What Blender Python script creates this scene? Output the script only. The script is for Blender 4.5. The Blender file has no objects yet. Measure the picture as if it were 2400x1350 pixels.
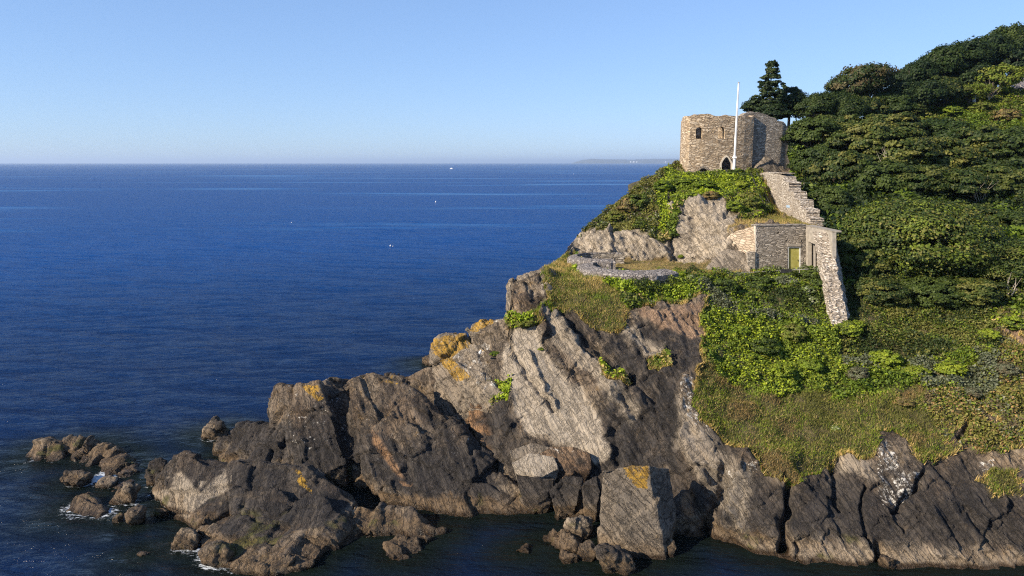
import bpy, bmesh, math, random
import numpy as np
from mathutils import Vector, Matrix
from mathutils.bvhtree import BVHTree
from mathutils.kdtree import KDTree
rng = np.random.default_rng(7); random.seed(7)
SC = bpy.context.scene; COL = SC.collection
# ------------------------------------------------------------------ camera
F, CX, CY, CAMZ, PITCH = 1700.0, 1200.0, 675.0, 22.0, math.radians(9.8)
ST, CT = math.sin(PITCH), math.cos(PITCH)
cam = bpy.data.cameras.new('camera'); camo = bpy.data.objects.new('camera', cam); COL.objects.link(camo)
camo.location = (0, 0, CAMZ); camo.rotation_euler = (math.pi/2-PITCH, 0, 0)
cam.sensor_width = 36; cam.lens = 36*F/2400; cam.clip_start = .5; cam.clip_end = 250000
SC.camera = camo
def P(px, py, Y):                       # where a viewed point lies, at Y metres ahead
    px = np.asarray(px, float); py = np.asarray(py, float)
    a = (px-CX)/F; b = -(py-CY)/F; t = Y/(CT+b*ST)
    return np.stack(np.broadcast_arrays(a*t, Y+0*t, CAMZ+t*(-ST+b*CT)), -1)
def YZ(py, z):                          # Y of a viewed row on the level z
    b = -(np.asarray(py, float)-CY)/F
    return (CAMZ-z)/((ST-b*CT)/(CT+b*ST))
def proj(V):
    x, y, z = V[..., 0], V[..., 1], V[..., 2]-CAMZ
    d = y*CT-z*ST; u = y*ST+z*CT
    return CX+F*x/d, CY-F*u/d
# ------------------------------------------------------------------ noise
def _h(x, y, z, s):
    h = (x.astype(np.uint32)*np.uint32(374761393)+y.astype(np.uint32)*np.uint32(668265263)+z.astype(np.uint32)*np.uint32(2147483647)+np.uint32((s*974634777+12345) & 0xffffffff))
    h = (h ^ (h >> np.uint32(13)))*np.uint32(1274126177); h ^= h >> np.uint32(16)
    h = h*np.uint32(2246822519); h ^= h >> np.uint32(15)
    return (h & np.uint32(0xffffff)).astype(np.float64)/0xffffff
def cell(V, s=0):
    i = np.floor(V).astype(np.int64); return _h(i[..., 0], i[..., 1], i[..., 2], s)*2-1
def vn(V, s=0):
    i = np.floor(V).astype(np.int64); f = V-i; f = f*f*(3-2*f)
    r = 0
    for dx in (0, 1):
        for dy in (0, 1):
            for dz in (0, 1):
                w = (f[..., 0] if dx else 1-f[..., 0])*(f[..., 1] if dy else 1-f[..., 1])*(f[..., 2] if dz else 1-f[..., 2])
                r = r+w*_h(i[..., 0]+dx, i[..., 1]+dy, i[..., 2]+dz, s)
    return r*2-1
def fbm(V, o=4, s=0):
    r = 0; a = 1; t = 0
    for k in range(o):
        r = r+a*vn(V*2**k+17.3*k, s+k); t += a; a *= .5
    return r/t
def sm(x, a, b): t = np.clip((x-a)/(b-a), 0, 1); return t*t*(3-2*t)
def inpoly(px, py, poly):
    r = np.zeros(np.shape(px), bool); n = len(poly)
    for i in range(n):
        x1, y1 = poly[i]; x2, y2 = poly[(i+1) % n]
        if y1 == y2: continue
        c = ((y1 > py) != (y2 > py)) & (px < (x2-x1)*(py-y1)/(y2-y1)+x1)
        r ^= c
    return r
def polydist(px, py, line):
    d = np.full(np.shape(px), 1e9)
    for (x1, y1), (x2, y2) in zip(line[:-1], line[1:]):
        t = np.clip(((px-x1)*(x2-x1)+(py-y1)*(y2-y1))/((x2-x1)**2+(y2-y1)**2+1e-9), 0, 1)
        d = np.minimum(d, np.hypot(px-x1-t*(x2-x1), py-y1-t*(y2-y1)))
    return d
# ------------------------------------------------------------------ objects
def mesh(name, V, Fc, mat=None, parent=None, smooth=False, attrs=None, base=None):
    V = np.asarray(V, float).reshape(-1, 3)
    if base is None: base = (0, 0, 0) if len(V) == 0 else ((V[:, 0].min()+V[:, 0].max())/2, (V[:, 1].min()+V[:, 1].max())/2, V[:, 2].min())
    base = np.array(base, float)
    if parent is not None: base = np.array(parent.location)
    me = bpy.data.meshes.new(name)
    if isinstance(Fc, np.ndarray):
        n, k = Fc.shape
        me.vertices.add(len(V)); me.vertices.foreach_set('co', (V-base).astype(np.float32).ravel())
        me.loops.add(n*k); me.loops.foreach_set('vertex_index', Fc.astype(np.int32).ravel())
        me.polygons.add(n); me.polygons.foreach_set('loop_start', np.arange(0, n*k, k, dtype=np.int32)); me.polygons.foreach_set('loop_total', np.full(n, k, np.int32))
        me.update(calc_edges=True)
    else:
        me.from_pydata((V-base).tolist(), [], [list(map(int, f)) for f in Fc]); me.update()
    if smooth: me.polygons.foreach_set('use_smooth', np.ones(len(me.polygons), bool))
    for k, c in (attrs or {}).items():
        c = np.asarray(c, np.float32)
        c4 = np.ones((len(V), 4), np.float32); c4[:, :c.shape[1]] = c
        a = me.attributes.new(k, 'FLOAT_COLOR', 'POINT'); a.data.foreach_set('color', c4.ravel())
    if mat: me.materials.append(mat)
    o = bpy.data.objects.new(name, me); COL.objects.link(o)
    if parent is not None: o.parent = parent
    else: o.location = base
    return o
def tag(o, label=None, cat=None, group=None, kind=None):
    for k, v in (('label', label), ('category', cat), ('group', group), ('kind', kind)):
        if v: o[k] = v
    return o
def thing(name, loc, label, cat, group=None, rz=0):
    o = bpy.data.objects.new(name, None); COL.objects.link(o); o.location = loc; o.rotation_euler = (0, 0, rz); o.empty_display_size = .3
    return tag(o, label, cat, group)
class MB:                                # collects simple shapes into one mesh
    def __init__(s): s.V = []; s.F = []
    def add(s, V, Fc):
        n = len(s.V); s.V += [tuple(map(float, v)) for v in V]; s.F += [[int(i)+n for i in f] for f in Fc]; return s
    def box(s, c, d, rz=0):
        cs, sn = math.cos(rz), math.sin(rz); V = []
        for z in (-1, 1):
            for x, y in ((-1, -1), (1, -1), (1, 1), (-1, 1)):
                a, b = x*d[0]/2, y*d[1]/2; V.append((c[0]+a*cs-b*sn, c[1]+a*sn+b*cs, c[2]+z*d[2]/2))
        return s.add(V, [(3, 2, 1, 0), (4, 5, 6, 7), (0, 1, 5, 4), (1, 2, 6, 5), (2, 3, 7, 6), (3, 0, 4, 7)])
    def tube(s, pts, rad, n=6):
        pts = [Vector(p) for p in pts]; V = []; Fc = []
        rad = rad if hasattr(rad, '__len__') else [rad]*len(pts)
        for i, p in enumerate(pts):
            t = (pts[min(i+1, len(pts)-1)]-pts[max(i-1, 0)]).normalized()
            a = t.cross(Vector((0, 0, 1)) if abs(t.z) < .9 else Vector((1, 0, 0))).normalized(); b = t.cross(a)
            for k in range(n):
                w = 2*math.pi*k/n; V.append(p+(a*math.cos(w)+b*math.sin(w))*rad[i])
        for i in range(len(pts)-1):
            for k in range(n): Fc.append((i*n+k, i*n+(k+1) % n, (i+1)*n+(k+1) % n, (i+1)*n+k))
        Fc.append(tuple(range(n))[::-1]); Fc.append(tuple((len(pts)-1)*n+k for k in range(n)))
        return s.add(V, Fc)
    def lathe(s, c, prof, n=16):
        V = []; Fc = []
        for r, z in prof:
            for k in range(n): w = 2*math.pi*k/n; V.append((c[0]+r*math.cos(w), c[1]+r*math.sin(w), c[2]+z))
        for i in range(len(prof)-1):
            for k in range(n): Fc.append((i*n+k, i*n+(k+1) % n, (i+1)*n+(k+1) % n, (i+1)*n+k))
        Fc.append(tuple(range(n))[::-1]); Fc.append(tuple((len(prof)-1)*n+k for k in range(n)))
        return s.add(V, Fc)
    def build(s, name, mat, parent=None, base=None, smooth=False): return mesh(name, s.V, s.F, mat, parent, smooth, None, base)
# ------------------------------------------------------------------ materials
class N:
    def __init__(s, name):
        s.m = bpy.data.materials.new(name); s.m.use_nodes = True; s.t = s.m.node_tree; s.t.nodes.clear()
        s.out = s.t.nodes.new('ShaderNodeOutputMaterial')
    def n(s, t, ins=None, **props):
        n = s.t.nodes.new('ShaderNode'+t)
        for k, v in props.items(): setattr(n, k, v)
        for k, v in (ins or {}).items():
            if isinstance(v, bpy.types.NodeSocket): s.t.links.new(v, n.inputs[k])
            else: n.inputs[k].default_value = v
        return n
    def math(s, op, a, b=0., c=0., clamp=False): return s.n('Math', {0: a, 1: b, 2: c}, operation=op, use_clamp=clamp).outputs[0]
    def mix(s, f, a, b, bt='MIX'):
        fx = lambda c: c if isinstance(c, bpy.types.NodeSocket) else (c[0], c[1], c[2], 1)
        return s.n('Mix', {0: f, 6: fx(a), 7: fx(b)}, data_type='RGBA', blend_type=bt).outputs[2]
    def ramp(s, f, stops):
        n = s.n('ValToRGB', {0: f}); e = n.color_ramp.elements
        while len(e) < len(stops): e.new(.5)
        for q, (p, c) in zip(e, stops): q.position = p; q.color = (c[0], c[1], c[2], 1) if hasattr(c, '__len__') else (c, c, c, 1)
        return n.outputs[0]
    def rng(s, v, a, b, c=0., d=1.): return s.n('MapRange', {0: v, 1: a, 2: b, 3: c, 4: d}, interpolation_type='SMOOTHSTEP').outputs[0]
    def noise(s, vec, scale, detail=4., rough=.55): return s.n('TexNoise', {'Vector': vec, 'Scale': scale, 'Detail': detail, 'Roughness': rough}).outputs[0]
    def pos(s): return s.n('NewGeometry').outputs['Position']
    def attr(s, name):
        a = s.n('Attribute', attribute_name=name); q = s.n('SeparateColor', {0: a.outputs['Color']}); return a.outputs['Color'], q.outputs
    def dot(s, v, d): return s.n('VectorMath', {0: v, 1: d}, operation='DOT_PRODUCT').outputs['Value']
    def xyz(s, x, y, z): return s.n('CombineXYZ', {0: x, 1: y, 2: z}).outputs[0]
    def bump(s, h, st, dist): return s.n('Bump', {'Height': h, 'Strength': st, 'Distance': dist}).outputs[0]
    def fin(s, col, rough=.9, nrm=None, spec=.25, metal=0.):
        fx = col if isinstance(col, bpy.types.NodeSocket) else (col[0], col[1], col[2], 1)
        i = {'Base Color': fx, 'Roughness': rough, 'Specular IOR Level': spec, 'Metallic': metal}
        if nrm is not None: i['Normal'] = nrm
        b = s.n('BsdfPrincipled', i); s.t.links.new(b.outputs[0], s.out.inputs[0]); return s.m
NS = np.array([.64, -.30, .71]); NS /= np.linalg.norm(NS)
D1 = np.array([.72, -.1, -.69]); D1 -= NS*D1.dot(NS); D1 /= np.linalg.norm(D1)
D2 = np.cross(NS, D1)
def rock_material():
    k = N('cliff_rock'); p = k.pos()
    s, u, v = k.dot(p, tuple(NS)), k.dot(p, tuple(D1)), k.dot(p, tuple(D2))
    strata = k.noise(k.xyz(k.math('MULTIPLY', s, 3.4), k.math('MULTIPLY', u, .3), k.math('MULTIPLY', v, .4)), 1., 8., .68)
    fine = k.noise(p, 6., 8., .78); big = k.noise(p, .3, 5., .6); mid = k.noise(p, 1.3, 6., .6)
    f = k.math('ADD', k.math('MULTIPLY', strata, .36), k.math('ADD', k.math('MULTIPLY', fine, .44), k.math('MULTIPLY', k.noise(k.xyz(k.math('MULTIPLY', s, .8), k.math('MULTIPLY', u, .2), k.math('MULTIPLY', v, .35)), 1., 5., .6), .2)))
    c = k.ramp(f, [(.33, (.024, .02, .016)), (.41, (.08, .065, .049)), (.51, (.16, .128, .094)), (.61, (.255, .208, .156)), (.76, (.41, .35, .275))])
    c = k.mix(k.rng(big, .45, .65, 0, .55), c, k.mix(.6, c, (.12, .068, .035)))
    lnA = k.math('ABSOLUTE', k.math('SUBTRACT', k.noise(k.xyz(k.math('MULTIPLY', s, 1.5), k.math('MULTIPLY', u, .22), k.math('MULTIPLY', v, .3)), 1.3, 5., .6), .5))
    lnB = k.math('ABSOLUTE', k.math('SUBTRACT', k.noise(k.xyz(k.math('MULTIPLY', s, .35), k.math('MULTIPLY', u, .9), k.math('MULTIPLY', v, .5)), 1., 6., .65), .5))
    lines = k.math('MAXIMUM', k.rng(lnA, .022, .004), k.math('MULTIPLY', k.rng(lnB, .014, .003), .8))
    c = k.mix(k.rng(k.noise(p, .9, 6., .75), .56, .66, 0, .6), c, k.ramp(fine, [(.35, (.1, .062, .022)), (.65, (.3, .19, .07))]))
    tone = k.noise(k.xyz(k.math('MULTIPLY', s, .45), k.math('MULTIPLY', u, .16), k.math('MULTIPLY', v, .22)), 1., 4., .55)
    c = k.mix(1., c, k.ramp(tone, [(.36, (.45, .43, .42)), (.5, (.9, .88, .86)), (.64, (1.45, 1.4, 1.3))]), 'MULTIPLY')
    _, m1 = k.attr('M1'); _, m2 = k.attr('M2'); _, g = k.attr('G')
    z = k.n('SeparateXYZ', {0: p}).outputs[2]
    zn = k.math('ADD', z, k.math('ADD', k.math('MULTIPLY_ADD', mid, 2.4, -1.2), k.math('MULTIPLY_ADD', big, 3., -1.5)))
    band = k.math('MULTIPLY', k.rng(zn, .9, 1.5), k.rng(zn, 4.6, 2.6))
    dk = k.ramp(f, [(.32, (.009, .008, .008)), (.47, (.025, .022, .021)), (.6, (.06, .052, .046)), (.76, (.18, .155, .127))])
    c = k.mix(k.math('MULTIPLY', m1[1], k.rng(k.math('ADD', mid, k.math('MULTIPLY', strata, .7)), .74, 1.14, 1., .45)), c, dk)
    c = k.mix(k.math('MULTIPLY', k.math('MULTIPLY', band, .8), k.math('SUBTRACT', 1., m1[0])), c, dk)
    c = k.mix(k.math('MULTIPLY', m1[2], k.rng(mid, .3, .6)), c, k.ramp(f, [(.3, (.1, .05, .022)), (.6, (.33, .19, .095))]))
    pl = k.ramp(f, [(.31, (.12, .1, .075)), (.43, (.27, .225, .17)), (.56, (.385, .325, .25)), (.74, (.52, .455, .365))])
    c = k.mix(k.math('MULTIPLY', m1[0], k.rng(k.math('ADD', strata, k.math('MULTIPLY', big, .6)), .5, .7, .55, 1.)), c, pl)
    # tidal zone
    tan = k.mix(m1[0], k.ramp(fine, [(.3, (.055, .035, .017)), (.6, (.15, .1, .055))]), k.ramp(fine, [(.3, (.16, .12, .08)), (.6, (.36, .285, .2))]))
    c = k.mix(k.math('MULTIPLY', k.rng(k.math('MULTIPLY_ADD', mid, .9, k.math('MULTIPLY_ADD', big, 1.6, k.math('MULTIPLY_ADD', strata, .8, k.math('SUBTRACT', z, 1.2)))), 1.45, 1.), .85), c, tan)
    c = k.mix(k.rng(k.math('MULTIPLY_ADD', mid, .3, z), .55, .3), c, (.045, .028, .014))
    # algae at the foot, lichens above
    alg = k.math('MULTIPLY', k.rng(k.noise(p, .55, 3.), .58, .68), k.math('MULTIPLY', k.rng(z, 1.4, .9), k.rng(z, .1, .35)))
    c = k.mix(k.math('MULTIPLY', alg, .7), c, (.075, .075, .012))
    lic = k.rng(k.math('ADD', k.math('ADD', k.math('MULTIPLY', k.noise(p, 4.5, 7., .75), .55), k.math('MULTIPLY', k.noise(p, 1.6, 6., .7), .45)), k.math('MULTIPLY', k.math('SUBTRACT', m2[0], 1.), .3)), .515, .56)
    c = k.mix(k.math('MULTIPLY', lic, k.rng(m2[0], .02, .3)), c, k.ramp(fine, [(.3, (.36, .33, .28)), (.6, (.66, .63, .57))]))
    yel = k.rng(k.math('ADD', k.noise(p, 1.6, 6., .7), k.math('MULTIPLY', k.math('SUBTRACT', m2[1], 1.), .5)), .46, .54)
    c = k.mix(k.math('MULTIPLY', yel, k.math('MULTIPLY', k.rng(m2[1], .02, .2, 0., .9), k.rng(k.math('ADD', k.math('MULTIPLY', fine, .6), k.math('MULTIPLY', strata, .4)), .38, .52, .15, 1.))), c, k.ramp(fine, [(.35, (.2, .12, .02)), (.65, (.5, .28, .025))]))
    c = k.mix(k.math('MULTIPLY', lines, k.math('MULTIPLY_ADD', m1[0], -.4, .62)), c, (.018, .016, .015))
    # ground between the plants
    c = k.mix(g[2], c, k.ramp(fine, [(.35, (.15, .095, .06)), (.65, (.34, .23, .15))]))
    c = k.mix(g[0], c, k.mix(k.rng(mid, .42, .6), k.ramp(fine, [(.35, (.022, .024, .009)), (.65, (.055, .055, .022))]), k.ramp(fine, [(.35, (.07, .058, .026)), (.65, (.17, .135, .065))])))
    dry = k.ramp(k.math('ADD', k.math('MULTIPLY', fine, .6), k.math('MULTIPLY', mid, .4)), [(.36, (.1, .09, .03)), (.5, (.24, .16, .07)), (.64, (.36, .25, .12))])
    c = k.mix(g[1], c, dry)
    crk = k.n('TexVoronoi', {'Vector': k.xyz(k.math('MULTIPLY_ADD', mid, 2., k.math('MULTIPLY', s, 3.)), k.math('MULTIPLY_ADD', mid, 1.2, k.math('MULTIPLY', u, .5)), k.math('MULTIPLY_ADD', big, 1.5, k.math('MULTIPLY', v, .6))), 'Scale': .8}, feature='DISTANCE_TO_EDGE').outputs[0]
    h = k.math('ADD', k.math('ADD', strata, k.math('MULTIPLY', fine, .5)), k.math('ADD', k.rng(crk, 0., .04, -.3, 0.), k.math('MULTIPLY', lines, -.45)))
    rough = k.rng(z, .15, .7, .35, .92)
    return k.fin(c, rough, k.bump(k.math('ADD', h, k.math('MULTIPLY', k.noise(p, 14., 4., .7), .25)), 1., .22), .3)
ROCK = rock_material()
def stone_material(name, cols, joint, sx=1.8, sz=6.5, patch=(.14, .12, .1), bump=.05):
    k = N(name); p = k.pos()
    w = k.noise(p, .8, 3.)
    q = k.n('SeparateXYZ', {0: p}).outputs
    vec = k.xyz(k.math('MULTIPLY', k.math('MULTIPLY_ADD', w, .3, q[0]), sx), k.math('MULTIPLY', q[1], sx), k.math('MULTIPLY', k.math('MULTIPLY_ADD', w, .12, q[2]), sz))
    v1 = k.n('TexVoronoi', {'Vector': vec, 'Scale': 1.}); ed = k.n('TexVoronoi', {'Vector': vec, 'Scale': 1.}, feature='DISTANCE_TO_EDGE').outputs[0]
    r = k.n('SeparateColor', {0: v1.outputs['Color']}).outputs[0]
    fine = k.noise(p, 9., 6., .7); big = k.noise(p, .5, 5., .6)
    c = k.ramp(k.math('ADD', k.math('MULTIPLY', r, .7), k.math('MULTIPLY', fine, .3)), cols)
    c = k.mix(k.rng(big, .5, .68, 0., .6), c, patch)
    c = k.mix(k.rng(ed, .13, .03, 0., .85), c, joint)
    c = k.mix(k.rng(k.noise(p, 4., 5., .7), .64, .7, 0., .6), c, (.5, .47, .42))
    h = k.math('ADD', k.rng(ed, 0., .16), k.math('ADD', k.math('MULTIPLY', fine, .5), k.math('MULTIPLY', r, .5)))
    return k.fin(c, .92, k.bump(h, 1., bump), .2)
def plain(name, c1, c2, scale=6., rough=.85, bump=.01, spec=.25, metal=0.):
    k = N(name); p = k.pos(); f = k.noise(p, scale, 6., .65)
    return k.fin(k.ramp(f, [(.32, c1), (.68, c2)]), rough, k.bump(f, .6, bump), spec, metal)
def leaf_material(name, trans=.3):
    k = N(name); c, _ = k.attr('Col'); r = k.n('ObjectInfo').outputs['Random']
    c = k.mix(1., c, k.ramp(r, [(0., (.72, .8, .72)), (.5, (1., 1., .95)), (1., (1.2, 1.15, 1.05))]), 'MULTIPLY')
    d = k.n('BsdfPrincipled', {'Base Color': c, 'Roughness': .6, 'Specular IOR Level': .25})
    t = k.n('BsdfTranslucent', {'Color': k.mix(1., c, (1.25, 1.3, .5), 'MULTIPLY')})
    m = k.n('MixShader', {0: trans, 1: d.outputs[0], 2: t.outputs[0]}); k.t.links.new(m.outputs[0], k.out.inputs[0]); return k.m
LEAF = leaf_material('foliage'); GRASSM = leaf_material('dry_grass_blades', .35)
WALL = stone_material('slate_rubble_wall', [(.12, (.22, .16, .105)), (.4, (.42, .32, .21)), (.62, (.52, .415, .29)), (.85, (.62, .52, .39))], (.2, .145, .095), 2., 9.5, (.33, .27, .2))
GREYWALL = stone_material('grey_rubble_wall', [(.12, (.15, .13, .105)), (.45, (.36, .31, .25)), (.8, (.5, .44, .36))], (.19, .16, .125), 2.2, 10., (.28, .24, .195))
PALEWALL = stone_material('pale_pitched_stone', [(.12, (.3, .25, .195)), (.4, (.46, .395, .32)), (.8, (.62, .56, .48))], (.2, .16, .12), 2.4, 14., (.34, .285, .225), .06)
COPING = stone_material('slate_coping', [(.12, (.15, .132, .118)), (.45, (.21, .187, .168)), (.8, (.31, .28, .255))], (.12, .105, .095), 3.4, 3.4, (.21, .187, .168))
CONC = plain('weathered_concrete', (.2, .175, .14), (.36, .32, .265), 2.5)
PLAST = stone_material('plastered_rubble', [(.12, (.3, .24, .175)), (.5, (.42, .34, .25)), (.85, (.5, .42, .33))], (.24, .185, .13), 2., 5., (.4, .29, .2), .04)
WHITE = plain('white_paint', (.68, .68, .66), (.82, .82, .8), 3., .45, .002)
DRESSED = plain('dressed_pale_stone', (.38, .33, .26), (.58, .52, .43), 5.)
DARKM = plain('dark_metal', (.02, .02, .022), (.05, .05, .05), 8., .5, .002)
GALV = plain('grey_metal', (.22, .21, .2), (.36, .35, .33), 8., .5, .002)
WOOD = plain('weathered_wood', (.16, .12, .085), (.32, .26, .19), 8.)
SLATE = plain('slate_roof', (.07, .068, .078), (.15, .14, .15), 4.)
BARK = plain('bark', (.06, .048, .035), (.17, .14, .105), 5.)
DEADW = plain('bare_branch', (.2, .17, .13), (.4, .35, .28), 5.)
# ------------------------------------------------------------------ the headland: one sheet from the water to the wood
COLS = {   # viewed column: (row, metres ahead) from the water up
 900: [(1205, 50), (1100, 51), (1000, 53), (900, 55.5), (862, 57)],
 1000: [(1205, 48.5), (1100, 51), (1000, 53.5), (900, 56), (862, 57.2)],
 1060: [(1205, 47), (1100, 49.6), (1000, 52), (900, 54), (868, 54.6), (800, 56)],
 1120: [(1205, 45.4), (1130, 46.9), (1050, 48.7), (960, 50.3), (860, 51.5), (800, 53), (770, 54)],
 1195: [(1205, 43.8), (1130, 45), (1050, 46.5), (960, 48.3), (860, 50), (780, 51.8), (745, 53), (655, 56)],
 1270: [(1202, 43.8), (1130, 44.8), (1050, 46), (960, 47.8), (860, 49.6), (780, 51.6), (700, 54), (640, 57), (620, 62)],
 1340: [(1200, 43.6), (1050, 46), (960, 47.6), (860, 49.6), (780, 51.6), (720, 53), (665, 56.2), (640, 60.3), (625, 64.5), (602, 71), (575, 73), (545, 75)],
 1420: [(1200, 43.4), (1050, 45.4), (960, 47.4), (860, 49.4), (780, 51.5), (720, 53), (660, 56), (645, 59), (613, 69.2), (600, 69.8), (545, 72.5), (500, 77), (478, 79)],
 1500: [(1200, 43), (1100, 44), (1050, 45), (960, 46.6), (860, 49), (780, 51.5), (720, 53.2), (660, 56.5), (645, 59.5), (613, 69.3), (600, 69.7), (545, 71.5), (480, 76), (430, 84), (415, 86)],
 1580: [(1262, 40.2), (1200, 41.3), (1100, 43), (1050, 44), (960, 45.8), (860, 48.5), (780, 51.5), (720, 53.5), (660, 57), (643, 60), (613, 69.3), (600, 69.6), (545, 71), (480, 73), (430, 81), (407, 86.5), (385, 93)],
 1640: [(1268, 40), (1200, 41), (1100, 42.3), (1050, 43), (960, 45), (860, 48), (800, 50.5), (740, 53), (680, 55.6), (650, 58), (641, 61), (620, 67), (613, 69), (600, 69.3), (545, 70.5), (480, 72.5), (430, 80), (406, 86), (396, 94)],
 1700: [(1280, 39.4), (1200, 40.7), (1100, 42), (1050, 43), (960, 45.5), (860, 49), (780, 52), (720, 54.3), (660, 58), (641, 61.5), (620, 62.8), (590, 64), (540, 65.3), (515, 67), (500, 69), (480, 71.5), (430, 80), (406, 86), (398, 94)],
 1830: [(1311, 37.8), (1200, 39.2), (1135, 40.2), (1050, 42.5), (960, 45.7), (860, 49.6), (780, 52.7), (720, 55.3), (660, 58.8), (641, 61.8), (636, 63.2), (531, 64.2), (512, 71.5), (500, 75), (480, 78.3), (460, 80.4), (430, 83), (407, 86.5), (396, 94)],
 1770: [(1302, 38.2), (1200, 39.5), (1140, 40.3), (1050, 42.5), (960, 45.5), (860, 49.3), (780, 52.5), (720, 55), (660, 58.7), (642, 61.7), (636, 63), (531, 64), (512, 68.5), (500, 71.5), (480, 74), (430, 80.5), (407, 85.5), (396, 94)],
 1880: [(1320, 37.3), (1200, 39), (1130, 40.2), (1050, 42.5), (960, 46), (860, 50), (780, 53), (720, 55.6), (660, 59), (640, 62), (636, 63.3), (531, 64.3), (522, 67.6), (508, 72), (480, 77), (450, 81), (400, 88), (385, 94)],
 1960: [(1328, 37), (1200, 39), (1100, 41), (1050, 42.5), (960, 46), (860, 50.5), (760, 54), (700, 56.5), (640, 59), (580, 63), (520, 68), (450, 77), (380, 92), (330, 105), (300, 115)],
 2100: [(1336, 36.6), (1200, 38.5), (1100, 40.5), (1050, 42), (960, 45.5), (860, 50), (760, 54.5), (700, 57), (640, 60), (580, 64), (520, 69), (450, 79), (380, 93), (330, 104), (280, 114)],
 2250: [(1341, 36.4), (1180, 38.6), (1050, 42), (960, 45), (860, 49.5), (760, 54), (640, 61), (520, 71), (450, 80), (380, 92), (300, 108), (250, 120)],
 2400: [(1352, 36.1), (1180, 38.2), (1050, 41.5), (960, 44.5), (860, 48.5), (760, 53), (640, 60), (520, 70), (450, 79), (380, 90), (300, 104), (230, 118), (205, 128)],
 2700: [(1365, 35.6), (1180, 38), (1050, 41), (960, 44), (860, 48), (760, 52.5), (640, 59), (520, 68), (450, 76), (380, 87), (300, 100), (230, 114), (170, 128)]}
TOP = [(900, 875), (945, 888), (1000, 864), (1045, 866), (1075, 830), (1100, 800), (1130, 770), (1190, 745), (1205, 662), (1250, 645), (1290, 622), (1322, 600), (1332, 578), (1360, 545), (1400, 508), (1440, 480), (1500, 432), (1545, 405), (1580, 385), (1596, 382), (1640, 396), (1770, 396), (1880, 385), (1960, 300), (2100, 280), (2250, 250), (2400, 205), (2700, 150)]
kc = sorted(COLS); UX = np.arange(900, 2704, 2.6); PYG = np.arange(100, 1420, 2.0)
D = np.array([[np.interp(-y, [-a for a, _ in COLS[c]], [b for _, b in COLS[c]]) for y in PYG] for c in kc])
DU = np.array([np.interp(UX, kc, D[:, j]) for j in range(len(PYG))]).T
ker = np.hanning(19)[1:-1]; ker /= ker.sum()
DU = np.stack([np.convolve(np.pad(DU[:, j], 8, 'edge'), ker, 'valid') for j in range(len(PYG))], 1)
top = np.interp(UX, *zip(*TOP)); bot = np.interp(UX, kc, [COLS[c][0][0] for c in kc])
NR, NB, NA = 440, 8, 26
GP = np.zeros((len(UX), NB+NR+NA, 3)); GPX = np.zeros(GP.shape[:2]); GPY = np.zeros(GP.shape[:2])
for i, u in enumerate(UX):
    ys = np.arange(bot[i], top[i]-1, -1.0); Yd = np.interp(ys, PYG, DU[i])
    w = np.r_[0, np.cumsum(1+9*np.abs(np.diff(Yd)))]
    yy = np.interp(np.linspace(0, w[-1], NR), w, ys); Y = np.interp(yy, PYG, DU[i])
    f = P(u, yy, Y); GP[i, NB:NB+NR] = f; GPX[i, :] = u; GPY[i, NB:NB+NR] = yy; GPY[i, :NB] = yy[0]+4; GPY[i, NB+NR:] = yy[-1]
    k = np.arange(NB, 0, -1)
    GP[i, :NB] = f[0]+np.stack([0*k, -.22*k, -.45*k], -1)
    k = np.arange(1, NA+1)/NA; land = float(sm(u, 1585, 1680))
    zt = f[-1, 2]; dz = (1-land)*(zt+2.5)*(k**1.6)+land*4*k**2
    fx = (1-land)*(2.5*k if u > 1100 else 1.5*k)
    GP[i, NB+NR:] = np.stack([f[-1, 0]+fx, f[-1, 1]+(14*(1-land)+70*land)*k**1.25, zt-dz], -1)
def warp(px, py, V, a=15):
    return px+a*fbm(V*.55, 4, 3)+a*.5*vn(V*2.1, 9), py+a*fbm(V*.55, 4, 31)+a*.5*vn(V*2.1, 19)
WX, WY = warp(GPX, GPY, GP)
def region(polys, soft=6):
    m = np.zeros(WX.shape)
    for poly in polys:
        d = polydist(WX, WY, poly+[poly[0]]); ins = inpoly(WX, WY, poly)
        m = np.maximum(m, sm(np.where(ins, d, -d), -soft, soft))
    return m
VEG = [[(1280, 596), (1345, 600), (1362, 636), (1400, 648), (1500, 655), (1590, 646), (1920, 640), (1960, 600), (1850, 420), (1900, 300), (2800, -200), (2800, 1060), (2400, 1050), (2330, 1062), (2250, 1050), (2200, 1080), (2160, 1090), (2110, 1030), (2050, 1020), (2045, 1075), (1960, 1060), (1945, 1090), (1900, 1125), (1850, 1145), (1790, 1125), (1760, 1070), (1700, 1040), (1650, 1000), (1626, 960), (1628, 900), (1640, 850), (1645, 760), (1600, 722), (1540, 715), (1480, 735), (1450, 782), (1385, 770), (1350, 722), (1290, 730), (1268, 680)],
       [(1330, 556), (1360, 520), (1420, 475), (1500, 400), (1595, 360), (1775, 398), (1812, 495), (1770, 514), (1715, 506), (1700, 474), (1650, 462), (1602, 470), (1590, 500), (1600, 540), (1580, 572), (1520, 562), (1500, 542), (1420, 545), (1390, 535)],
       [(1192, 742), (1225, 738), (1268, 728), (1270, 765), (1235, 772), (1195, 768)], [(1520, 850), (1560, 838), (1570, 868), (1530, 872)], [(1400, 868), (1470, 890), (1465, 906), (1405, 886)],
       [(1140, 905), (1200, 890), (1195, 945), (1160, 950)], [(2290, 1130), (2330, 1110), (2380, 1120), (2400, 1160), (2330, 1170)]]
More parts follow.
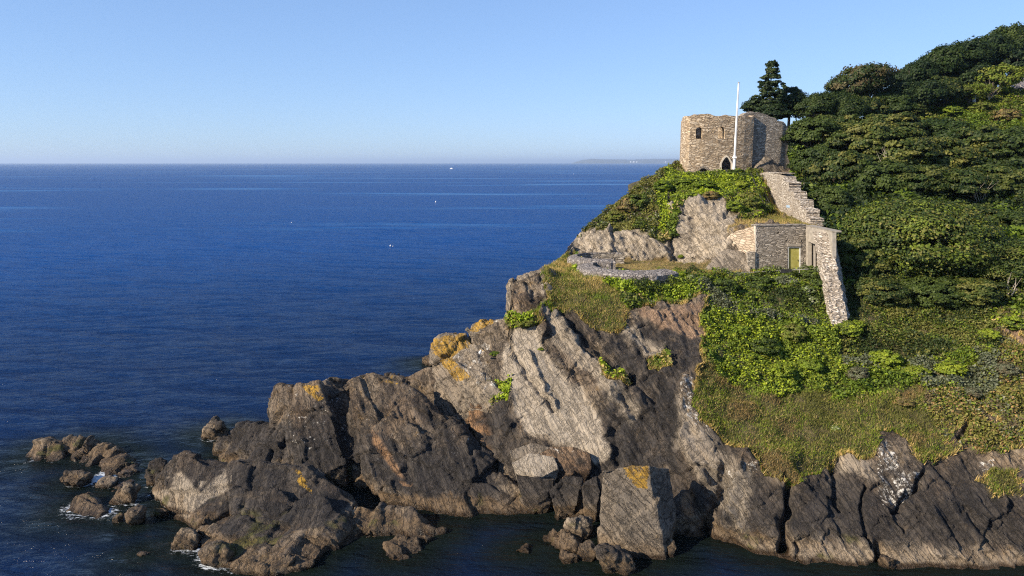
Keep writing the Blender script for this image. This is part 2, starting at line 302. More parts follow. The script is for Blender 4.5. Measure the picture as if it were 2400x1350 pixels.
BARE = [[(1480, 572), (1530, 568), (1575, 572), (1605, 545), (1612, 618), (1480, 618)], [(2298, 945), (2312, 940), (2335, 985), (2345, 1010), (2300, 1010)], [(2200, 1040), (2260, 990), (2275, 1000), (2240, 1045)], [(2340, 740), (2400, 770), (2400, 812), (2350, 790)], [(1640, 765), (1655, 700), (1640, 690), (1600, 720)], [(1505, 725), (1640, 722), (1640, 775), (1510, 745)],
        [(1585, 555), (1600, 470), (1650, 460), (1702, 474), (1720, 505), (1700, 545), (1640, 600), (1600, 570)], [(1340, 548), (1420, 545), (1420, 560), (1345, 580)], [(1555, 430), (1566, 430), (1578, 480), (1568, 500)]]
veg = region(VEG, 5)*(1-region(BARE, 4))
flat = region([[(1392, 606), (1480, 610), (1655, 612), (1765, 640), (1650, 645), (1590, 644), (1500, 652), (1400, 646)]], 3)
ledge = region([[(1700, 548), (1728, 512), (1800, 500), (1900, 510), (1900, 530), (1770, 530)], [(1765, 400), (1785, 405), (1830, 500), (1800, 505)]], 4)
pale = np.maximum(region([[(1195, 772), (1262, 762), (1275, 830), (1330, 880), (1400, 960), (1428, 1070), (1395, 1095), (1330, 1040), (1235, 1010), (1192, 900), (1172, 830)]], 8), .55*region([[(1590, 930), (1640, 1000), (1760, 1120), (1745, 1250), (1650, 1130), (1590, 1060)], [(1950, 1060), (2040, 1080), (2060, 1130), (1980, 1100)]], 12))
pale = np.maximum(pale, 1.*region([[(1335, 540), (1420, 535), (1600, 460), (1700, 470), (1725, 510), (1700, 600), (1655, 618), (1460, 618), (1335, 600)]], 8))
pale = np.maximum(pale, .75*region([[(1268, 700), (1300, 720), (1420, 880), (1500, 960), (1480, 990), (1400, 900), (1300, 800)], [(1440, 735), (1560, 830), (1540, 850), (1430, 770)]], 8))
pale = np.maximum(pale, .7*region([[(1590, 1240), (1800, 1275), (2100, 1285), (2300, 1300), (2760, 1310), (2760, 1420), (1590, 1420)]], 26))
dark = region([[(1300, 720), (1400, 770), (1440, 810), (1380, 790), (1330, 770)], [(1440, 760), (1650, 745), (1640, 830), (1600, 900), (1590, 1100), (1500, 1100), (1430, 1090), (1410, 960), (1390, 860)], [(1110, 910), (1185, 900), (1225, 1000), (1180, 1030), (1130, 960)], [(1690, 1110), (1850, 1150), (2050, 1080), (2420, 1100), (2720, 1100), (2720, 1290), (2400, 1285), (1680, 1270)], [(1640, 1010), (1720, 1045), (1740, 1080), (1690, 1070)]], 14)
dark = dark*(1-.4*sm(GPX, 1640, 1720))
rust = region([[(1050, 880), (1085, 880), (1145, 960), (1172, 1070), (1120, 1050), (1060, 950)], [(1185, 830), (1205, 830), (1285, 930), (1290, 950), (1250, 930)], [(1590, 1160), (1612, 1140), (1625, 1200), (1600, 1230)]], 7)*.9
earth = region([[(1500, 728), (1642, 722), (1645, 795), (1590, 790), (1510, 752)], [(2340, 740), (2420, 770), (2420, 812), (2350, 790)], [(1990, 690), (2020, 690), (2020, 735), (1990, 740)]], 5)
lich = 1.02*region([[(1598, 880), (1630, 890), (1640, 970), (1680, 1015), (1660, 1030), (1610, 990), (1596, 930)], [(2048, 1030), (2095, 1040), (2120, 1100), (2160, 1110), (2130, 1180), (2060, 1190)], [(1755, 1082), (1770, 1090), (1785, 1130), (1740, 1130)], [(2290, 1080), (2330, 1070), (2340, 1100), (2300, 1110)], [(1705, 1100), (1728, 1100), (1730, 1140), (1700, 1150)]], 6)
lich = np.maximum(lich, .42*region([[(1090, 740), (1300, 640), (1330, 720), (1200, 900), (1150, 900), (1080, 840)], [(1590, 890), (1760, 1060), (1900, 1200), (1640, 1200)], [(2040, 1020), (2420, 1040), (2420, 1330), (2060, 1200)]], 10))
lich = np.maximum(lich, .62*region([[(1335, 540), (1600, 460), (1720, 505), (1655, 618), (1335, 600)]], 8))
yel = np.maximum(.75*region([[(1326, 575), (1345, 535), (1372, 538), (1365, 560), (1340, 585)], [(1410, 545), (1422, 540), (1424, 592), (1410, 592)]], 4), .45*region([[(1000, 850), (1180, 860), (1200, 940), (1150, 960), (1050, 880)], [(1540, 860), (1600, 870), (1600, 960), (1530, 960)]], 8))
rockw = np.clip(1-veg-flat-ledge, 0, 1)
du = np.gradient(GP, axis=0); dv = np.gradient(GP, axis=1); NRM = np.cross(du, dv); NRM /= np.linalg.norm(NRM, axis=-1, keepdims=True)+1e-9
NRM *= -np.sign((NRM*(GP-np.array([0, 0, 22.]))).sum(-1, keepdims=True)+1e-9)
def blocks(V, t=.5, amp=.3, s0=0):
    s, u, v = V@NS, V@D1, V@D2
    w = fbm(V*.45, 4, 5+s0); q = np.stack([(s+.5*w)/t, (u+.9*w)/3.6, (v+.7*vn(V*.6, 8+s0))/1.9], -1)
    i = np.floor(q); f = q-i; a = np.stack([i[..., 0], i[..., 1], i[..., 2]], -1)+.5
    c0 = cell(a, 21+s0)*.6+.8*cell(np.stack([a[..., 0]*0, a[..., 1], a[..., 2]], -1)+.1, 41+s0)
    up = a.copy(); up[..., 0] += 1; c1 = cell(up, 21+s0)*.6+.8*cell(np.stack([a[..., 0]*0, a[..., 1], a[..., 2]], -1)+.1, 41+s0)
    return amp*(c0+(c1-c0)*sm(f[..., 0], .84, 1.))
slabm = region([[(1195, 772), (1262, 762), (1275, 830), (1330, 880), (1400, 960), (1428, 1070), (1395, 1095), (1330, 1040), (1235, 1010), (1192, 900), (1172, 830)]], 10)
smoothrock = .75*slabm; upper = region([[(1330, 530), (1600, 450), (1730, 500), (1660, 625), (1330, 610)]], 8)
disp = rockw*(1-smoothrock)*(blocks(GP, .62, .24)+blocks(GP*2.3+9, .5, .12, 3)+.55*fbm(GP*.33, 4, 60))+rockw*(1-.7*smoothrock)*(.14*fbm(GP*1.7, 4, 70)+.2*(1-2*np.abs(fbm(np.stack([GP@NS*2.2, GP@D1*.22, GP@D2*.3], -1), 4, 75))))
calm = np.maximum(region([[(1580, 385), (1780, 395), (1775, 425), (1580, 425)]], 8), .8*region([[(1280, 590), (1480, 600), (1600, 630), (1930, 630), (1930, 660), (1600, 665), (1350, 680), (1280, 650)]], 8))
disp += rockw*upper*(blocks(np.stack([GP[..., 2], GP[..., 0]*1.2, GP[..., 1]], -1)*.8, .9, .3, 11)+.35*(.4-np.abs(fbm(GP*.8, 4, 66))*2))
disp += veg*(1-calm)*(.55*fbm(GP*.35, 3, 80)+.35*fbm(GP*1.1, 3, 81))*np.clip(1-ledge-flat, 0, 1)+.05*fbm(GP*1.2, 3, 82)
for line, w, d in [([(1845, 1132), (1846, 1190), (1838, 1230), (1840, 1288)], 9, 1.3), ([(1850, 1200), (1856, 1270), (1880, 1330)], 4, .4), ([(2162, 1110), (2150, 1140), (2110, 1185), (2085, 1195)], 7, .7), ([(2275, 985), (2245, 1030)], 6, .5), ([(1952, 1085), (1960, 1140), (1975, 1200)], 8, .5), ([(2025, 1130), (2020, 1200), (2040, 1280)], 5, .5), ([(2062, 1280), (2060, 1335)], 14, 1.0),
                   ([(1180, 790), (1245, 900), (1290, 960)], 6, .35), ([(1245, 830), (1262, 900), (1300, 950)], 6, -.35), ([(1275, 710), (1276, 800)], 6, -.5), ([(1300, 735), (1400, 870), (1470, 980)], 12, -.5), ([(1350, 760), (1450, 870), (1530, 930)], 10, .45), ([(1480, 880), (1440, 1000), (1450, 1090)], 14, .5), ([(1450, 900), (1540, 980), (1590, 1080)], 16, -.45), ([(1615, 890), (1602, 960), (1606, 1040), (1650, 1120)], 12, -.6), ([(1745, 1090), (1722, 1180), (1700, 1230)], 12, -.5), ([(1700, 1100), (1690, 1180), (1640, 1230)], 10, .5), ([(2060, 1030), (2066, 1120), (2075, 1200)], 16, -.2), ([(1600, 1130), (1640, 1200), (1660, 1260)], 10, .5),
                   ([(1845, 1110), (1830, 1090)], 40, -.8), ([(1060, 880), (1110, 950), (1160, 1050)], 18, -.7), ([(1600, 480), (1660, 545), (1720, 560)], 7, .3), ([(1580, 560), (1582, 610)], 4, .5), ([(1640, 470), (1650, 540), (1690, 600)], 14, -.4), ([(1500, 560), (1560, 600)], 8, -.4), ([(1425, 545), (1430, 600)], 6, -.4)]:
    disp -= d*np.exp(-(polydist(WX, WY, line)/w)**2)
rim = np.ones(GP.shape[:2]); rim[:, NB+NR-10:NB+NR+3] = .25
disp *= rim; disp *= .25+.75*sm(GP[..., 2], -.5, .8)
GP = GP+NRM*disp[..., None]
nu, nv = GP.shape[:2]; idx = np.arange(nu*nv).reshape(nu, nv)
SF = np.stack([idx[:-1, :-1], idx[1:, :-1], idx[1:, 1:], idx[:-1, 1:]], -1).reshape(-1, 4)
fine_n = fbm(GP*1.5, 3, 90)
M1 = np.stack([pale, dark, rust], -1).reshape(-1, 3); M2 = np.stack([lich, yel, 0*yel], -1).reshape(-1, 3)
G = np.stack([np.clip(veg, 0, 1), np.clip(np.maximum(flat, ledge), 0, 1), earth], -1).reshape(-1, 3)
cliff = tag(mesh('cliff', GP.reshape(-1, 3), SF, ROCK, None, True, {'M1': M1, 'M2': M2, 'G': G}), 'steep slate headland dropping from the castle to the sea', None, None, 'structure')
BVH = BVHTree.FromPolygons(GP.reshape(-1, 3).tolist(), SF.tolist())
CAMV = Vector((0, 0, CAMZ))
def hit(px, py):                         # the point of the headland seen at a row and column
    d = Vector(P(px, py, 10.))-CAMV; r = BVH.ray_cast(CAMV, d.normalized())
    return (np.array(r[0]), np.array(r[1])) if r[0] is not None else (P(px, py, 80.), np.array([0, 0, 1.]))
def ground(x, y):
    r = BVH.ray_cast(Vector((x, y, 90)), Vector((0, 0, -1))); return r[0].z if r[0] is not None else 0.
# ------------------------------------------------------------------ rocks
def remesh(V, Fc, vox):
    me = bpy.data.meshes.new('t'); me.from_pydata([tuple(v) for v in V], [], [list(f) for f in Fc]); o = bpy.data.objects.new('t', me); COL.objects.link(o)
    m = o.modifiers.new('r', 'REMESH'); m.mode = 'VOXEL'; m.voxel_size = vox
    dg = bpy.context.evaluated_depsgraph_get(); ev = o.evaluated_get(dg).to_mesh()
    n = len(ev.vertices); V2 = np.zeros(n*3); ev.vertices.foreach_get('co', V2); Nn = np.zeros(n*3); ev.vertices.foreach_get('normal', Nn)
    q = np.zeros(len(ev.polygons)*4, np.int32); ev.polygons.foreach_get('vertices', q)
    bpy.data.objects.remove(o); bpy.data.meshes.remove(me)
    return V2.reshape(-1, 3), Nn.reshape(-1, 3), q.reshape(-1, 4)
def hulls(hs, back, zb):
    Vs, Fs = [], []
    for h in hs:
        p = np.array([P(a, b, c) for a, b, c in h]); z0 = zb if zb is not None else -1.6; cc = p.mean(0)*[1, 1, 0]
        q = np.concatenate([p, (p*[1, 1, 0] if zb is None else cc+(p*[1, 1, 0]-cc)*.62)+[0, 0, z0], p+[0.1, back*.35, -.25], (p*[1, 1, 0] if zb is None else cc+(p*[1, 1, 0]-cc)*.62)+[.1, back, z0]])
        bm = bmesh.new(); vs = [bm.verts.new(v) for v in q]; r = bmesh.ops.convex_hull(bm, input=vs)
        bmesh.ops.delete(bm, geom=list({g for g in r['geom_interior']+r['geom_unused'] if isinstance(g, bmesh.types.BMVert)}), context='VERTS')
        bm.verts.index_update(); n = len(Vs); Vs += [v.co[:] for v in bm.verts]; Fs += [[v.index+n for v in f.verts] for f in bm.faces]; bm.free()
    return Vs, Fs
WATERLINE = []
def rock(name, label, hs, back=2.5, zb=None, vox=.105, amp=.24, lich=.35, yel=.35, pale=0., dark=0., rust=0., group=None, cat='rock', t=.5, yspots=(), pspots=(), rnd=.0):
    V, Fc = hulls(hs, back, zb); V, Nn, q = remesh(V, Fc, vox)
    zt = V[:, 2].max(); size = np.ptp(V, 0).max(); sc = min(1., size/6)
    d = blocks(V, t, 1.15*amp*sc)+blocks(V*2.2+5, t, .4*amp*sc, 3)+.28*amp*sc*fbm(V*.9/max(sc, .4), 4, 51)+.5*amp*sc*(.5-np.abs(fbm(np.stack([V@NS*2.6, V@D1*.25, V@D2*.35], -1), 4, 55))*2)+.035*fbm(V*4, 3, 57)
    V = V+Nn*d[:, None]
    up = sm(Nn[:, 2], .0, .6)
    m2 = np.stack([lich*sm(V[:, 2], 1.4, 2.6)*(.5+.5*up), yel*sm(V[:, 2], max(1.8, zt-2.6), max(2.3, zt-.7))*(.35+.65*up), 0*up], -1)
    X, Yp = proj(V); m1 = np.tile([pale, dark, rust], (len(V), 1)).astype(float)
    for poly, a in yspots: m2[:, 1] = np.maximum(m2[:, 1], a*sm(np.where(inpoly(X, Yp, poly), polydist(X, Yp, poly+[poly[0]]), 0), 0, 4))
    for poly, a, ch in pspots: m1[:, ch] = np.maximum(m1[:, ch], a*sm(np.where(inpoly(X+22*fbm(V*1.1, 4, 4), Yp+22*fbm(V*1.1, 4, 5), poly), polydist(X, Yp, poly+[poly[0]]), 0), 0, 8))
    WATERLINE.extend(V[np.abs(V[:, 2]) < .12][::3].tolist())
    return tag(mesh(name, V, q, ROCK, None, True, {'M1': m1, 'M2': m2}), label, cat, group)
def stone(label, x0, y0, x1, y1, Y=None, lean=0., seed=1, group=None, name='boulder', squash=.5, **k):
    # a rounded angular stone whose viewed extent is the given box
    r = np.random.default_rng(seed); Yf = float(YZ(y1, 0.)) if Y is None else Y
    c = P((x0+x1)/2, (y0+y1)/2, Yf+.3); hw = (x1-x0)/2/F*Yf/.97; hh = (y1-y0)/2/F*Yf/.97
    n = 15; g = r.normal(size=(n, 3)); g /= np.linalg.norm(g, axis=1, keepdims=True); g = np.sign(g)*np.abs(g)**.75; g /= np.abs(g).max(0)
    dep = max(hw, hh)*.9; pts = c+g*[hw, dep, hh]+np.outer(g[:, 2]*hh, [lean, .0, 0])+[0, dep*.8, 0]
    bm = bmesh.new(); vs = [bm.verts.new(v) for v in pts]; rr = bmesh.ops.convex_hull(bm, input=vs)
    bmesh.ops.delete(bm, geom=list({q for q in rr['geom_interior']+rr['geom_unused'] if isinstance(q, bmesh.types.BMVert)}), context='VERTS')
    if Y is None:
        for v in bm.verts:
            if v.co.z < c[2]-hh*.3: v.co.z -= .5
    bm.verts.index_update(); V = [v.co[:] for v in bm.verts]; Fc = [[v.index for v in f.verts] for f in bm.faces]; bm.free()
    V, Nn, q = remesh(V, Fc, max(.05, min(.085, hw/10)))
    a = min(.26, hw*.24); V = V+Nn*(a*fbm(V*1.5, 4, seed)+blocks(V*1.5, .35, a*.7, seed)+.5*a*(.4-np.abs(fbm(V*2.6, 3, seed+3))*2)+.03*fbm(V*5, 3, seed))[:, None]
    up = sm(Nn[:, 2], .1, .7)
    m1 = np.tile([k.get('pale', 0.), k.get('dark', 0.), k.get('rust', 0.)], (len(V), 1)).astype(float); m2 = np.stack([k.get('lich', 0.)*up, k.get('yel', 0.)*up, 0*up], -1)
    if Y is None: WATERLINE.extend(V[np.abs(V[:, 2]) < .12][::3].tolist())
    return tag(mesh(name, V, q, ROCK, None, True, {'M1': m1, 'M2': m2}), label, 'rock', group)
RG = 'rock ridges at the foot of the headland'
rock('rock_ridge', 'tall dark ridge with white and yellow lichen, largest of the ridges below the pale slab', [
  [(818, 892, 50), (870, 868, 50.5), (905, 880, 50.5), (825, 980, 48), (850, 1060, 46.2), (870, 1110, 45), (940, 960, 48.6), (1000, 1060, 46), (960, 1130, 44.6)],
  [(905, 880, 50.5), (950, 898, 50.3), (1010, 950, 49.2), (1070, 1010, 47.6), (940, 960, 48.6), (1000, 1060, 46), (1060, 1100, 45.2), (960, 940, 49.2)],
  [(870, 1110, 45), (900, 1160, 44.1), (960, 1190, 43.4), (1060, 1203, 43), (1100, 1203, 43), (1000, 1060, 46), (1110, 1060, 46.3), (1070, 1010, 47.2), (1150, 1110, 45)],
  [(1110, 1060, 46), (1180, 1140, 44.6), (1200, 1203, 43), (1285, 1203, 43.1), (1240, 1160, 44), (1100, 1203, 43), (1080, 1120, 44.8)]], 3., amp=.34, t=.85, lich=.72, yel=.6, group=RG,
  yspots=[([(840, 870), (920, 870), (950, 900), (900, 910), (850, 900)], .9)], pspots=[([(860, 985), (905, 1040), (960, 1130), (930, 1120), (870, 1040)], .8, 2), ([(850, 1010), (900, 1010), (960, 1060), (1050, 1040), (1110, 1090), (1190, 1150), (1280, 1190), (1100, 1190), (950, 1165), (870, 1110)], .95, 1), ([(920, 900), (1010, 950), (1110, 1060), (1190, 1150), (1130, 1130), (1020, 1020)], .8, 1)])  # dark masks: near-black lower rock, plus shade painted down the right flank
rock('rock_ridge', 'ridge with a bright yellow lichen crest, just left of the tallest dark ridge', [
  [(634, 948, 52), (655, 908, 52), (690, 918, 51.5), (640, 1000, 50.5), (700, 1090, 46.5), (680, 1000, 49.5)],
  [(700, 905, 51.5), (745, 898, 51), (770, 960, 49.5), (790, 1030, 47.8), (815, 1085, 46.6), (760, 1110, 45.8), (700, 1090, 46.3), (690, 1000, 49)],
  [(770, 882, 53), (810, 890, 53.5), (828, 1000, 50.5), (860, 1120, 46.5), (745, 900, 52), (760, 1000, 50)]], 3., amp=.3, t=.85, lich=.8, yel=.5, group=RG,
  yspots=[([(700, 900), (750, 900), (765, 935), (745, 945), (715, 920)], 1.2)], pspots=[([(640, 980), (700, 1000), (740, 930), (790, 900), (830, 1000), (865, 1120), (780, 1120), (690, 1090)], .85, 1)])  # dark mask paints shade on the right face, over dark lower rock
rock('rock_ridge', 'low dark slab by the water between the yellow crested ridge and the small square rock', [
  [(507, 1035, 53), (560, 1000, 52.5), (640, 990, 51.5), (700, 1080, 46.8), (520, 1085, 49.5), (620, 1050, 48.8), (515, 1060, 51.5)], [(560, 1090, 47.6), (600, 1040, 49.2), (680, 1040, 48.6), (720, 1110, 45.8), (640, 1110, 46)]], 2.5, amp=.34, t=.7, lich=.4, yel=0., group=RG, dark=.5)
rock('rock_ridge', 'broad front ridge of dark slabs with pale faces, nearest at lower left', [
  [(350, 1150, 45.5), (365, 1120, 45.5), (420, 1062, 46), (432, 1058, 46), (530, 1082, 45.5), (480, 1150, 43.5), (385, 1190, 43), (470, 1238, 40.6), (540, 1190, 42), (560, 1120, 44)],
  [(530, 1080, 45.3), (600, 1077, 45), (680, 1095, 44.3), (640, 1160, 42), (700, 1240, 40.2), (560, 1230, 40.4), (540, 1150, 43)],
  [(680, 1095, 44.3), (720, 1087, 44.3), (765, 1120, 43.5), (830, 1180, 42.3), (700, 1200, 41.1), (760, 1250, 40), (690, 1130, 43)],
  [(765, 1120, 43.5), (830, 1180, 42.2), (800, 1270, 39.4), (745, 1310, 37.4), (700, 1200, 41.1), (640, 1250, 39.4)],
  [(470, 1240, 40.2), (560, 1215, 40.6), (700, 1240, 39.8), (765, 1275, 38.4), (730, 1322, 36.7), (640, 1340, 35.9), (550, 1332, 36.2), (470, 1300, 37.6)],
  [(430, 1058, 46), (445, 1068, 46), (420, 1075, 45.8)]], 2.2, amp=.24, t=.85, lich=.7, yel=.15, group=RG,
  yspots=[([(675, 1095), (700, 1092), (738, 1150), (735, 1165), (700, 1140)], 1.)], pspots=[([(400, 1110), (425, 1100), (470, 1150), (530, 1085), (540, 1150), (450, 1205), (360, 1180), (350, 1150), (400, 1140)], .7, 0), ([(470, 1190), (560, 1160), (680, 1180), (720, 1120), (830, 1180), (760, 1240), (690, 1250), (600, 1295), (510, 1250)], .95, 1), ([(430, 1060), (530, 1085), (680, 1100), (640, 1160), (540, 1150), (480, 1100)], .7, 1)])
rock('rock_ridge', 'low green stained toe of rock running right into the dark cove water', [
  [(830, 1180, 42.2), (880, 1195, 42), (860, 1250, 40.2), (800, 1285, 38.9), (780, 1240, 40.4)], [(880, 1190, 42.1), (945, 1190, 42), (1000, 1222, 41.2), (1042, 1246, 40.6), (960, 1262, 40.1), (870, 1272, 39.6), (870, 1230, 40.8)]], 1.2, amp=.25, lich=0, yel=0, group=RG)
CG = 'lichen crusted crags on the seaward edge'
rock('crag', 'orange lichened crag jutting left above the dark ridges, lowest of the crags', [
  [(1010, 803, 53), (1050, 786, 53.3), (1090, 784, 53.4), (1130, 812, 52.4), (1175, 850, 51.2), (1160, 890, 50.4), (1100, 880, 50.6), (1040, 838, 52)], [(1030, 850, 51.8), (1060, 845, 51.3), (1150, 880, 50.3), (1190, 930, 48.9), (1120, 915, 49.6)]], 2.5, None, amp=.25, lich=.9, yel=.85, pale=.45, group=CG, cat='rock', yspots=[([(1000, 795), (1090, 775), (1110, 805), (1045, 850), (1010, 830)], 1.2), ([(1020, 840), (1060, 835), (1110, 885), (1070, 900)], 1.15)])
rock('crag', 'grey crag speckled white with a small orange cap, middle step of the crags', [
  [(1095, 772, 54.3), (1120, 757, 54.6), (1155, 748, 54.6), (1195, 742, 54.2), (1200, 800, 52.2), (1185, 850, 50.8), (1140, 820, 52), (1100, 795, 53.3)], [(1125, 752, 54.5), (1150, 745, 54.5), (1152, 760, 54.3), (1130, 762, 54.3)]], 2.5, None, amp=.25, lich=.95, yel=.3, pale=.4, group=CG, yspots=[([(1095, 775), (1120, 745), (1160, 740), (1160, 762), (1110, 785)], 1.15)])
rock('crag', 'pale square crag at the grassy lip, highest step of the crags', [
  [(1194, 658, 56.5), (1250, 643, 57.5), (1290, 640, 57.5), (1285, 690, 54.8), (1240, 735, 53.2), (1192, 735, 53.8), (1192, 690, 55.2)]], 2.5, None, amp=.3, lich=.7, yel=.1, pale=.45, group=CG)
rock('sea_stack', 'huge upright grey block with yellow lichen on its shoulder, standing in the water', [
  [(1408, 1101, 38.9), (1455, 1090, 39.2), (1522, 1092, 38.7), (1558, 1308, 37.7), (1480, 1300, 37.9), (1405, 1268, 39.2), (1402, 1180, 39.2), (1570, 1098, 41), (1586, 1190, 40.6), (1572, 1290, 39.2)]], .8, None, .1, .12, lich=.3, yel=.12, pale=.3, t=.8, yspots=[([(1450, 1080), (1525, 1080), (1522, 1150), (1490, 1145), (1465, 1118)], 1.2)])
BG = 'fallen boulders between the ridges and the grey block'
rock('boulder', 'pale flat topped fallen slab resting above the dark boulders', [[(1195, 1082, 44.2), (1240, 1060, 45), (1300, 1068, 44.7), (1310, 1098, 43.9), (1268, 1120, 43.3), (1215, 1100, 43.8)]], .8, .8, .075, .16, pale=1., lich=.2, yel=0, group=BG)
rock('boulder', 'rounded brownish boulder with white specks under the pale cliff slab', [[(1262, 1062, 45.2), (1290, 1044, 45.4), (1350, 1044, 45.2), (1385, 1062, 44.8), (1388, 1100, 44.2), (1340, 1108, 44), (1290, 1100, 44.4)]], .8, 1., .075, .22, lich=.8, yel=.1, rust=.4, group=BG)
rock('boulder', 'flat olive slab lying on the cliff foot behind the pale slab', [[(1190, 1055, 45.6), (1245, 1036, 46), (1300, 1048, 45.8), (1280, 1066, 45.2), (1200, 1074, 45)]], .8, 1.5, .075, .14, lich=0, yel=.0, pale=.35, group=BG)
rock('boulder', 'long dark boulder beneath the pale slab at the cove head', [[(1205, 1108, 43.6), (1262, 1122, 43.2), (1300, 1120, 43.2), (1300, 1160, 42.9), (1262, 1166, 42.8), (1225, 1150, 43.1)]], .8, 0, .075, .24, t=.35, lich=0, yel=0, dark=.7, group=BG)
rock('boulder', 'big dark angular boulder right of the long one at the cove head', [[(1288, 1150, 42.8), (1312, 1118, 43.3), (1368, 1118, 43.1), (1358, 1150, 42.6), (1352, 1188, 42.2), (1296, 1190, 42.3)]], .8, -.5, .075, .24, t=.35, lich=0, yel=0, dark=.8, group=BG)
rock('boulder', 'dark boulder wedged against the left side of the grey block', [[(1362, 1140, 42.6), (1400, 1112, 42.8), (1408, 1150, 42), (1402, 1180, 41.6), (1366, 1180, 41.9)]], .8, -.5, .075, .24, t=.35, lich=.1, yel=0, dark=.5, group=BG)
for i, (lb, x0, y0, x1, y1, kw) in enumerate([
  ('small square stone at the water edge below the dark angular boulder', 1297, 1192, 1335, 1224, {}), ('layered dark stone tucked between the dark angular boulder and the round boulder', 1342, 1186, 1398, 1222, dict(dark=.6)),
  ('round grey boulder half in the water left of the block', 1322, 1214, 1388, 1272, dict(pale=.25)), ('long low sunlit stone awash before the round boulder', 1258, 1272, 1382, 1306, {}),
  ('smooth tan stone awash touching the foot of the block', 1355, 1284, 1406, 1322, {}), ('ribbed little stone with dark clefts awash in front', 1310, 1302, 1362, 1328, {}),
  ('slanting split stone leaning out of the water at the picture foot', 1408, 1285, 1490, 1356, dict(lean=-.6)), ('tiny reddish stone awash at the left end of the stones', 1206, 1284, 1246, 1302, {}),
  ('small pale stone standing right of the block foot', 1561, 1268, 1588, 1312, {}), ('long brown weedy rock just breaking the cove surface', 890, 1288, 990, 1316, dict(dark=.3)), ('small brown rock above the long weedy one', 958, 1264, 1012, 1286, {}),
  ('round stone at the dark cleft on the right shore', 2064, 1306, 2112, 1344, {})]):
    stone(lb, x0, y0, x1, y1, seed=30+i, **kw)
IG = 'low brown rocks off the left shore'
rock('islet_rock', 'humped grey topped rock at the far left of the offshore rocks', [[(48, 1080, 51.6), (60, 1064, 52), (85, 1038, 52.6), (105, 1032, 52.6), (140, 1045, 52.4), (150, 1075, 51.5), (130, 1094, 50.6), (70, 1092, 50.8)]], 2., None, .085, .3, 0, 0, group=IG, t=.35)
rock('islet_rock', 'long cracked rock arching along the back of the offshore rocks', [[(140, 1050, 53), (165, 1028, 53.6), (205, 1030, 53.6), (200, 1070, 52), (150, 1075, 52)], [(170, 1070, 51.6), (205, 1036, 52.6), (270, 1046, 52.4), (290, 1070, 51.2), (240, 1094, 50.2), (180, 1092, 50.4)], [(240, 1080, 50.4), (285, 1064, 51), (312, 1086, 50.2), (318, 1110, 49), (290, 1130, 47.6), (240, 1120, 48.2), (235, 1100, 49.5)], [(235, 1130, 47.4), (290, 1122, 48), (315, 1130, 47.4), (300, 1158, 46), (240, 1150, 46.4)]], 1.6, None, .085, .32, 0, 0, group=IG, t=.35)
for i, (lb, x0, y0, x1, y1, kw) in enumerate([
  ('low brown weedy rock in the foam inside the offshore ring', 124, 1120, 194, 1152, {}), ('tilted grey slab perched among the brown offshore rocks', 212, 1128, 264, 1178, dict(Y=46.4, pale=.4, lean=.3)),
  ('brown lumps of rock behind the tilted grey slab', 252, 1142, 316, 1188, {}), ('pointed little brown rock standing right of the wedge shaped rock', 286, 1190, 328, 1242, dict(lean=.1)), ('tiny brown rock between the wedge and the pointed rock', 258, 1208, 286, 1234, {}),
  ('knobbly barnacled rock beside the broad front ridge', 330, 1084, 386, 1150, {}), ('dark round rock tucked behind the knobbly one', 384, 1078, 424, 1112, {}), ('small square topped brown rock alone in open water', 460, 985, 531, 1034, {}), ('little sloping rock left of the front ridge foot', 346, 1198, 388, 1222, {}),
  ('brown toothed rock at the foot of the front ridge', 392, 1254, 462, 1300, {}), ('tiny rock tip awash near the lower left', 316, 1298, 350, 1316, {}), ('brown blocky rock in foam below the front ridge', 458, 1290, 540, 1338, {}), ('brown rock shelf end at the picture foot', 628, 1312, 700, 1350, {}), ('dark rock in surf behind the orange crag', 985, 836, 1040, 862, {})]):
    stone(lb, x0, y0, x1, y1, seed=60+i, name='islet_rock', group=IG if i < 7 else None, **kw)
rock('islet_rock', 'wedge shaped brown rock nearest the camera among the offshore rocks', [[(145, 1222, 42.4), (175, 1160, 44.4), (200, 1152, 44.6), (225, 1165, 44.2), (250, 1222, 42.3), (200, 1224, 42.2)], [(148, 1220, 42.5), (170, 1180, 43.8), (185, 1222, 42.3)]], 1.2, None, .08, .2, 0, 0, group=IG, t=.35)
rock('rock_outcrop', 'rough pale rubble outcrop at the left foot of the stone building', [[(1650, 636, 61.8), (1670, 608, 62.6), (1700, 585, 63.4), (1740, 588, 63), (1762, 610, 62.3), (1758, 641, 61.4), (1660, 641, 61.5)]], 1.5, 11.5, .1, .16, .5, .0, pale=.55, t=.35)
# ------------------------------------------------------------------ masonry
class Plane:                             # an upright plane through two viewed points
    def __init__(s, a, b):
        s.A = P(a[0], 500, a[1])[:2]; s.B = P(b[0], 500, b[1])[:2]; d = s.B-s.A; s.d = d/np.linalg.norm(d); s.n = np.array([-s.d[1], s.d[0]])
        if s.n.dot(s.A) < 0: s.n = -s.n     # n points away from the camera
    def at(s, px, py, off=0.):
        v = P(px, py, 1.)-np.array([0, 0, CAMZ]); t = (s.n.dot(s.A)+off)/(s.n.dot(v[:2])); return np.array([0, 0, CAMZ])+v*t
def densify(poly, step, jit, r):
    out = []
    for i in range(len(poly)):
        a, b = np.array(poly[i], float), np.array(poly[(i+1) % len(poly)], float); n = max(1, int(np.hypot(*(b-a))/step))
        for k in range(n):
            q = a+(b-a)*k/n
            out.append(tuple(q+(r.normal(0, jit, 2) if k else 0)))
    return out
